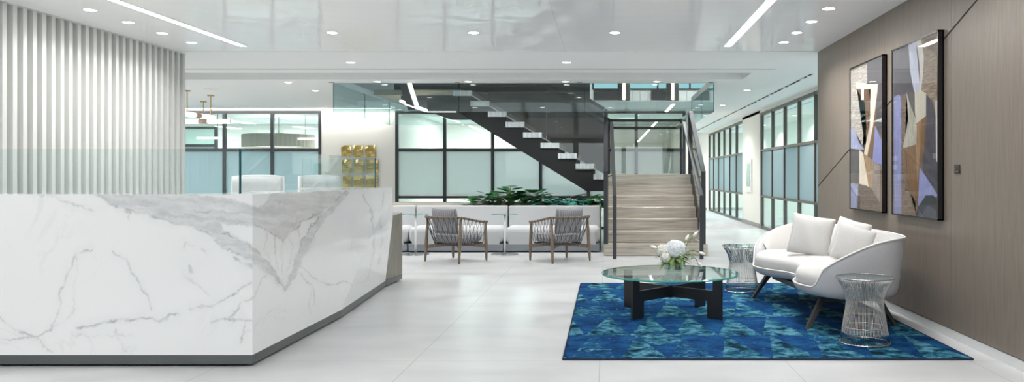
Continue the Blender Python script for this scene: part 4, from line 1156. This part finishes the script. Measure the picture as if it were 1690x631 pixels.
def split_leaf(m, base, d, L, mat=0, broad=False):
    d = Vector(d).normalized(); side = d.cross(Vector((0, 0, 1)))
    side = side.normalized() if side.length > 1e-3 else Vector((1, 0, 0)); upv = side.cross(d)
    base = Vector(base)
    if broad:
        leaf_strip(m, base, d, L, L * .26, .7, mat, 6); return
    n = 6
    for i in range(n):
        t = .18 + .75 * i / n; p = base + d * L * t + Vector((0, 0, -.12 * L * t * t))
        wl = L * .42 * math.sin(PI * (t * .8 + .15))
        for s in (-1, 1):
            dd = (side * s * .85 + d * .55 - upv * .12).normalized(); q = p + dd * wl; pe = d * L * .05
            mid = p + dd * wl * .55
            m.face([p - pe, mid - pe * .9, q, mid + pe * .9, p + pe], mat)
    tip = base + d * L + Vector((0, 0, -.12 * L)); p = base + d * L * .8 + Vector((0, 0, -.08 * L))
    m.face([p - side * L * .05, tip, p + side * L * .05], mat)
    m.face([base - side * .003, base + d * L * .9 - side * .002 + Vector((0, 0, -.1 * L)), base + d * L * .9 + side * .002 + Vector((0, 0, -.1 * L)), base + side * .003], mat)
def plant(x, y, h, spread, nl, kind, label):
    mats = {'split': 'leaf_dark', 'broad': 'leaf_blue', 'dark': 'leaf_dark'}[kind]
    t = empty('philodendron' if kind == 'split' else 'foliage_plant', (x, y, .62), 0, label, 'plant', 'plants in the trough behind the banquette')
    f = MB(); st = MB()
    nl = int(nl * 2)
    for i in range(nl):
        a = i * 2.4 + random.uniform(-.3, .3); q = (i + .5) / nl; r = spread * math.sqrt(q) * random.uniform(.6, 1)
        z = h * (1.05 - .75 * q) * random.uniform(.75, 1.05)
        tip = Vector((r * math.cos(a), r * math.sin(a) * .7, max(.06, z))); st.tube([(0, 0, 0), tip * .55 + Vector((0, 0, .05)), tip], .004, 5)
        dirv = Vector((math.cos(a), math.sin(a) * .8 - .25, random.uniform(-.15, .45)))
        split_leaf(f, tip, dirv, random.uniform(.19, .28), 0, kind != 'split')
    f.build('foliage', mats, t, smooth=False); st.build('stems', 'leaf', t)
specs = [(-2.22, 13.68, .16, .16, 12, 'split', 'low split-leaf plant at the left end of the trough'),
    (-1.98, 13.8, .26, .2, 16, 'split', 'split-leaf plant second from the left end of the trough'),
    (-1.80, 13.72, .30, .2, 22, 'split', 'bushy split-leaf plant left of the tallest one'),
    (-1.60, 13.62, .385, .22, 28, 'split', 'tallest split-leaf plant rising behind the middle banquette seam'),
    (-1.38, 13.68, .34, .2, 24, 'split', 'bushy split-leaf plant just right of the tallest one'),
    (-1.18, 13.7, .33, .2, 22, 'split', 'split-leaf plant with yellow-green tips left of the right armchair'),
    (-1.00, 13.64, .24, .18, 16, 'broad', 'low blue-green broad-leaf plant left of the right armchair pillow'),
    (-.80, 13.62, .20, .18, 16, 'broad', 'low blue-green broad-leaf plant behind the right armchair pillow'),
    (-.60, 13.62, .22, .18, 16, 'broad', 'low blue-green broad-leaf plant right of the right armchair pillow'),
    (-.40, 13.64, .20, .17, 14, 'broad', 'blue-green broad-leaf plant second from the stair'),
    (-.22, 13.66, .26, .18, 16, 'dark', 'dark glossy broad-leaf plant right beside the stair')]
for s_ in specs: plant(*s_)

# ------------------------------------------------------------------ pedestal tables
def pedestal(x, label):
    t = empty('pedestal_table', (x, 12.40, 0), 0, label, 'table', 'small glass pedestal tables')
    m = MB(); m.lathe([(0, 0), (.2, 0), (.205, .006), (.2, .014), (.03, .022), (0, .022)], 48); m.build('base', 'steel', t)
    m = MB(); m.tube([(0, 0, .015), (0, 0, .605)], .017, 16); m.build('pole', 'trimwhite', t, smooth=True)
    m = MB(); m.lathe([(0, .60), (.05, .60), (.05, .606), (0, .606)], 24); m.build('top_plate', 'steel', t)
    m = MB(); m.lathe([(0, .607), (.2, .607), (.203, .612), (.2, .617), (0, .617)], 48, mats=[0, 1, 1, 0]); m.build('glass_top', ['glass_table', 'glass_edge_bright'], t)
pedestal(-2.885, 'small glass pedestal table left of the left armchair'); pedestal(-1.535, 'small glass pedestal table between the two armchairs')

# ------------------------------------------------------------------ lounge armchairs
def armchair(loc, rz, label, mirror=1):
    t = empty('rope_armchair', loc, rz, label, 'chair', 'walnut rope armchairs facing the banquette')
    hw, hb, hf = .315, -.285, .285   # legs footprint; back is -Y, front +Y
    # U-shaped rail, back higher than the front
    rail = []
    n = 48
    for i in range(n + 1):
        a = i / n * 2 - 1   # -1 front left .. 0 back middle .. 1 front right
        s = abs(a)
        if s > .5:
            f = (s - .5) / .5; x = .335 - .02 * f; y = -.20 + f * .50
        else:
            f = s / .5; ang = f * PI / 2; x = .335 * math.sin(ang) ** .85; y = -.20 - .16 * math.cos(ang) ** .9
        z = .545 + .078 * smoothstep(1.0, .35, s)
        rail.append(Vector((math.copysign(x, a) if s > 1e-6 else 0, y, z)))
    m = MB(); m.tube(rail, .016, 10)
    for i in range(2, n - 1, 1):
        if i % 2: continue
        p = rail[i]; d = (rail[i + 1] - rail[i - 1]).normalized(); m.tube([p - d * .0045, p + d * .0045], .0185, 10, 1)
    m.build('arm_rail', ['walnut', 'cordwrap'], t, smooth=True)
    # lower hoop under the seat
    hoop = []
    for i in range(n + 1):
        a = i / n * 2 - 1; s = abs(a)
        if s > .5: f = (s - .5) / .5; x = .25; y = -.14 + f * .42
        else: f = s / .5; ang = f * PI / 2; x = .25 * math.sin(ang) ** .8; y = -.14 - .10 * math.cos(ang)
        hoop.append(Vector((math.copysign(x, a) if s > 1e-6 else 0, y, .245 + .0 * s)))
    m = MB(); m.tube(hoop, .009, 8); m.tube([hoop[0], hoop[-1]], .009, 8); m.build('seat_hoop', 'cordwrap', t, smooth=True)
    m = MB()
    for i in range(0, n + 1, 2):
        for dlt in (-3, 3):
            j = min(n, max(0, i + dlt))
            a_, c_ = rail[i], hoop[j]; mid = a_.lerp(c_, .5) + Vector((a_.x, a_.y + .0, 0)) * .04
            m.tube([a_ - Vector((0, 0, .01)), mid, c_], .0028, 4, cap=False)
    m.build('cord_netting', 'cord', t)
    # legs
    for sx, sy, top in ((-1, -1, .60), (1, -1, .60), (-1, 1, .55), (1, 1, .55)):
        topy = hb + .045 if sy < 0 else hf - .01
        m = MB(); a_ = Vector((sx * (hw - .01), topy, top)); c_ = Vector((sx * (hw + .0), hb if sy < 0 else hf, 0))
        m.tube([a_, a_.lerp(c_, .35), a_.lerp(c_, .6), a_.lerp(c_, .93), c_], [.017, .022, .024, .016, .012], 12)
        m.build('leg', 'walnut', t, smooth=True)
    for s in (-1, 1):
        m = MB(); a_ = Vector((s * hw, hb + .02, .205)); c_ = Vector((-s * hw, hf - .01, .205))
        d = (c_ - a_).normalized(); sd = Vector((-d.y, d.x, 0)) * .012; rr = []
        for q in (0, .25, .5, .75, 1):
            p = a_.lerp(c_, q) + Vector((0, 0, .03 * math.sin(q * PI))); hh = .026 - .006 * math.sin(q * PI)
            rr.append([p - sd - Vector((0, 0, hh)), p + sd - Vector((0, 0, hh)), p + sd + Vector((0, 0, hh)), p - sd + Vector((0, 0, hh))])
        m.rings(rr, cap0=True, cap1=True); m.build('stretcher', 'walnut', t)
    m = MB(); m.box(-.235, .235, -.2, .29, .262, .37); m.build('seat_cushion', 'stripe', t, bevel=.045)
    # back cushion
    m = MB(); n2 = 10; F, Bk = [], []
    for i in range(n2 + 1):
        rf, rb = [], []
        for j in range(n2 + 1):
            u, v = 2 * i / n2 - 1, 2 * j / n2 - 1
            k = (max(0, 1 - abs(u) ** 4) * max(0, 1 - abs(v) ** 4)) ** .5
            z = .38 + (v + 1) / 2 * .37 + .012 * abs(u) ** 3 * (v > 0); y = -.185 - (v + 1) / 2 * .06; x = u * .235 * (1 + .03 * v)
            rf.append(Vector((x, y - .065 * k, z))); rb.append(Vector((x, y + .065 * k, z)))
        F.append(rf); Bk.append(rb)
    m.rings(F, close=False); m.rings([list(reversed(r)) for r in Bk], close=False); bmesh.ops.remove_doubles(m.bm, verts=m.bm.verts, dist=1e-4)
    m.build('back_cushion', 'stripe', t, smooth=True, sub=1)
    return t
armchair((-2.11, 11.51, 0), math.atan2(.465, .29) - PI / 2, 'walnut armchair with rope netting and grey cushions, nearer the desk')
armchair((-.65, 11.55, 0), math.atan2(.44, -.34) - PI / 2, 'walnut armchair with rope netting and grey cushions, nearer the stair')

# ------------------------------------------------------------------ corridor cabinet and slot
cab = empty('extinguisher_cabinet', (3.5, 19.93, .8), 0, 'white fire extinguisher cabinet with green glass on the corridor pillar', 'cabinet')
m = MB(); m.box(-.03, 0, -.37, .37, 0, .8); m.build('cabinet_frame', 'plastic_white', cab)
m = MB(); m.box(-.034, -.031, -.25, .25, .14, .7); m.build('door_glass', plain('green_cabinet_glass', (120, 160, 150), .1), cab)
b = MB()
b.box(2.98, 3.02, 11.9, 27, H - .004, H + .002)
m = b; y = 12.1; k = 0
while y < 27:
    m.box(2.985, 3.015, y, y + (.22 if k % 2 else .1), H - .0055, H - .003, 1); y += .32 if k % 2 == 0 else .9; k += 1
slot = b.build('air_vent', ['blackmatte', 'trimwhite']); tag(slot, 'long black linear air slot in the corridor ceiling', 'vent')

# ------------------------------------------------------------------ lamps
SPOTS = []
ordn = ['first', 'second', 'third', 'fourth', 'fifth', 'sixth', 'seventh']
def downlight(x, y, label, grp, r=.052, power=14, z=H, spread=2.4, col=(1, .985, .965)):
    t = empty('downlight', (x, y, z), 0, label, 'ceiling light', grp)
    m = MB(); m.lathe([(r, -.002), (r + .010, -.003), (r + .012, .0), (r + .01, .002), (r, .002)], 32); m.build('trim_ring', 'trimwhite', t)
    m = MB(); m.lathe([(0, -.0015), (r, -.0015)], 32); m.build('diffuser', 'lamp', t, fix=False)
    area_light('downlight_lamp', (x, y, z - .006), r * 2, r * 2, power, col, shape='DISK', spread=spread)
DP = 1.0
for i, y in enumerate((9.10, 8.50, 7.90, 7.31)):
    downlight(-4.61, y, 'round downlight, %s of four beside the slatted wall counting from its far end' % ordn[i], 'downlights along the slatted wall', power=5 * DP)
for i, y in enumerate((9.08, 8.47, 7.86, 7.25)):
    downlight(1.975, y, 'round downlight, %s of four near the brown wall counting from its far end' % ordn[i], 'downlights along the brown wall', power=9 * DP)
for i, (x, d) in enumerate(((-2.836, 'above the desk end'), (-1.37, 'between the other two'), (.094, 'nearest the stair'))):
    downlight(x, 8.47, 'round downlight in the glossy ceiling, middle row of three, %s' % d, 'downlights in the glossy ceiling', power=7 * DP)
for x, d in ((-3.34, 'left'), (-.515, 'right')):
    downlight(x, 10.7, 'round downlight, %s of the two on the matte band before the cove' % d, 'downlights before the cove', power=9 * DP)
for x, y, d in ((-5.04, 12.97, 'nearer the cove'), (-5.07, 14.27, 'nearer the brass plates')):
    downlight(x, y, 'round downlight left of the glass smoke screen, %s' % d, 'downlights left of the stair opening', power=14 * DP)
for i, x in enumerate((-3.6, -2.17, -.64, .80)):
    downlight(x, 12.88, 'round downlight, %s from left of four just before the stair opening' % ordn[i], 'downlights before the stair opening', power=14 * DP)
for x in (-3.6, -1.37, .094, 1.975, -4.61):
    for y in (5.2, 2.5, -.5):
        downlight(x, y, 'round downlight in the glossy ceiling above and behind the viewer', 'downlights out of view', power=3.5 * DP)
def linear(x, y0, y1, label, power):
    t = empty('linear_light', (x, (y0 + y1) / 2, H), 0, label, 'ceiling light', 'recessed linear lights')
    L = (y1 - y0) / 2
    m = MB(); m.box(-.04, .04, -L, L, -.004, 0); m.build('diffuser', 'lamp_lin', t)
    m = MB(); m.box(-.046, -.04, -L, L, -.005, 0); m.box(.04, .046, -L, L, -.005, 0); m.box(-.046, .046, L, L + .006, -.005, 0); m.build('trim', 'trimwhite', t)
    area_light('linear_lamp', (x, (y0 + y1) / 2, H - .008), .08, y1 - y0, power, (1, .99, .975))
linear(-4.14, -4, 9.34, 'long recessed light strip near the slatted wall', 68)
linear(1.39, -4, 9.34, 'long recessed light strip near the brown wall', 80)
# wall washer slot at the back wall
for x0, x1, nm, pw in ((-9.5, -4.75, 'linear wall-wash slot above the brass plates and left glazing', 24),):
    t = empty('wall_washer', ((x0 + x1) / 2, 18.02, H), 0, nm, 'ceiling light')
    m = MB(); m.box(-(x1 - x0) / 2, (x1 - x0) / 2, -.05, .05, -.004, 0); m.build('diffuser', glow('washer', (255, 250, 240), 5), t)
    area_light('washer_lamp', ((x0 + x1) / 2, 18.02, H - .01), x1 - x0, .1, pw, (1, .98, .94), rot=(math.radians(12), 0, 0))
# sprinkler covers
for x in (-4.35, -2.36, -.42, 1.67):
    m = MB(); m.lathe([(0, -.006), (.04, -.006), (.045, 0), (0, 0)], 24); o = m.build('sprinkler_cover', 'silver', None, loc=(x, 12.97, H))
    tag(o, 'flat grey sprinkler cover in the ceiling edge, at X', 'sprinkler', 'sprinkler covers before the stair opening')
    o['label'] = 'flat sprinkler cover in the ceiling %s' % {-4.35: 'at the left end of the smoke screen', -2.36: 'near the first joint of the smoke screen', -.42: 'near the second joint of the smoke screen', 1.67: 'at the right end of the smoke screen'}[x]

# tube pendants over the left lounge
def tube_pendant(loc, rz, L, stems, label):
    t = empty('tube_pendant', loc, rz, label, 'lamp', 'opal tube pendants')
    for s in (-1, 1):
        m = MB(); m.tube([(s * .07, 0, 0), (s * .1, 0, 0), (s * L / 2, 0, 0), (s * (L / 2 + .02), 0, 0)], [.038, .045, .045, .02], 16); m.build('opal_tube', 'lamp_tube', t, smooth=True)
        m = MB(); m.tube([(s * (L / 2 - .03), 0, 0), (s * (L / 2 - .01), 0, 0)], .047, 16); m.build('end_ring', 'satin_brass', t)
    m = MB(); m.tube([(-.085, 0, 0), (.085, 0, 0)], .047, 16); m.build('collar', plain('tan_leather_collar', (198, 172, 152), .5), t, smooth=True)
    for s in stems:
        m = MB(); m.tube([(s, 0, .04), (s, 0, H - loc[2])], .009, 8); m.lathe([(0, H - loc[2] - .02), (.06, H - loc[2] - .02), (.06, H - loc[2]), (0, H - loc[2])], 20, c=(s, 0, 0)); m.build('stem', 'satin_brass', t)
tube_pendant((-7.27, 14.55, 2.27), PI / 2, 1.3, (-.35, .5), 'opal tube pendant on brass stems pointing away, by the slatted wall end')
tube_pendant((-8.02, 16.3, 2.28), 0, 1.15, (0,), 'opal tube pendant on brass stem running crosswise behind the other')
m = MB(); m.lathe([(0, -.01), (.12, -.01), (.13, 0), (0, 0)], 32); o = m.build('ceiling_speaker', 'trimwhite', None, loc=(-6.75, 14.0, H)); tag(o, 'flat round white speaker grille in the left lounge ceiling', 'speaker')

# drums and tubes standing in for pendants reflected in the glazing
def drum(x, y, z, r, h, label):
    t = empty('pendant_reflection', (x, y, z), 0, label, 'lamp', 'drums standing in for pendant reflections')
    m = MB(); n = 96
    m.rings([[Vector((r * (1 + .012 * (k % 2)) * math.cos(2 * PI * k / n), r * (1 + .012 * (k % 2)) * math.sin(2 * PI * k / n), zz)) for k in range(n)] for zz in (0, h)]); m.build('lamp_shade', 'shade', t)
    m = MB(); m.lathe([(0, .04), (r * .95, .04)], 48); m.build('diffuser', glow('drum_glow', (255, 246, 232), 3), t, fix=False)
    m = MB(); m.tube([(0, 0, .04), (0, 0, H - z)], .008, 8); m.build('stem', 'black', t)
drum(-8.2, 20.5, 1.90, .85, .32, 'wide pleated drum standing in for a pendant reflected in the left glazing')
drum(-1.45, 20.3, 1.98, .28, .2, 'small pleated drum standing in for a pendant reflection behind the stair flight, left of its twin')
drum(-.50, 20.3, 1.98, .34, .2, 'small pleated drum standing in for a pendant reflection behind the stair flight, right of its twin')
def bare_tube(x, y, z, L, lab):
    t = empty('tube_reflection', (x, y, z), 0, lab, 'lamp', 'tubes standing in for pendant reflections')
    m = MB(); m.tube([(-L / 2, 0, 0), (L / 2, 0, 0)], .03, 12); m.build('tube', 'lamp_tube', t, smooth=True)
    m = MB(); m.tube([(0, 0, .02), (0, 0, H - z)], .005, 6); m.build('stem', 'black', t)
bare_tube(-9.3, 19.6, 2.1, 1.0, 'glowing tube standing in for a reflection in the left glazing, overlapping the drum on its left'); 
bare_tube(-7.35, 20.0, 2.1, .8, 'glowing tube standing in for a reflection in the left glazing, right of the drum')
def room_light(x, y, sx, sy, p, col=(1, 1, .98), z=H):
    t = empty('panel_light', (x, y, z - .01), 0, 'flat panel light in the ceiling of a back room or unseen area', 'ceiling light', 'panel lights in the back rooms')
    m = MB(); m.box(-sx / 2, sx / 2, -sy / 2, sy / 2, -.005, .005); m.build('diffuser', glow('panel_glow', (250, 252, 250), 1.0), t)
    area_light('panel_lamp', (x, y, z - .02), sx, sy, p, col)
for x in (-11.5, -8.8, -6.2): room_light(x, 21.6, .6, 1.2, 100, (.97, 1, 1))
for x in (-3.6, -2.2): room_light(x, 21.6, .6, 1.2, 88)
for x in (.6,): room_light(x, 21.4, .5, 1.2, 22, (1, .95, .88))
for y in (12.5, 16.5, 22, 26): room_light(6.2, y, 1.4, .5, 190, (.9, 1, 1))
for y, w_ in ((14.2, 'beside the stair'), (17.2, 'before the pillar'), (20.2, 'level with the pillar'), (24, 'past the pillar'), (27, 'at the far end')): downlight(2.45, y, 'small downlight added in the corridor ceiling, %s' % w_, 'added corridor downlights', power=30)  # downlights added to brighten the corridor
for x, y in ((-9.2, 11.5), (-10, 14), (-11, 16.2), (-11.5, 11.5)): room_light(x, y, .3, 1.2, 42)  # unseen lights added behind the slatted wall to brighten the lounge

room_light(2.8, 14.8, 1.5, 2.0, 90, z=6.2); room_light(1.5, 20.6, 1.5, .8, 60, z=6.2); room_light(2.5, 17.6, 1.5, 1.0, 60, z=6.2)  # unseen lights added to brighten the upper void

m = MB(); m.box(-.19, .19, -.05, 0, -.03, .03); m.box(-.24, -.16, -.06, .0, -.035, .035); m.box(.16, .24, -.06, 0, -.035, .035)
o = m.build('door_closer', 'black', None, loc=(-3.86, YB - .005, 2.60), bevel=.008); tag(o, 'black door closer on the top rail of the glazing beside the brass plates', 'door closer')

# ------------------------------------------------------------------ world, camera
w = bpy.data.worlds.new('world'); S.world = w; w.use_nodes = True
bg = w.node_tree.nodes['Background']; bg.inputs[0].default_value = (.88, .95, 1.0, 1); bg.inputs[1].default_value = 2.6

cam = bpy.data.cameras.new('camera'); co = bpy.data.objects.new('camera', cam); COL.objects.link(co)
co.location = (0, 0, 1.2); co.rotation_euler = (PI / 2, 0, 0)
cam.sensor_width = 36; cam.sensor_fit = 'HORIZONTAL'; cam.lens = 1350 / 1690 * 36
cam.shift_x = -155 / 1690; cam.shift_y = -25.5 / 1690
cam.clip_start = .05; cam.clip_end = 200
S.camera = co
S.view_settings.view_transform = 'Standard'; S.view_settings.look = 'None'; S.view_settings.gamma = 1; S.view_settings.exposure = 0.32
S.view_settings.use_curve_mapping = False
c = S.cycles
c.max_bounces = 10; c.diffuse_bounces = 5; c.glossy_bounces = 5; c.transmission_bounces = 6; c.transparent_max_bounces = 24
c.sample_clamp_indirect = 6; c.caustics_reflective = False; c.caustics_refractive = False
c.use_denoising = True
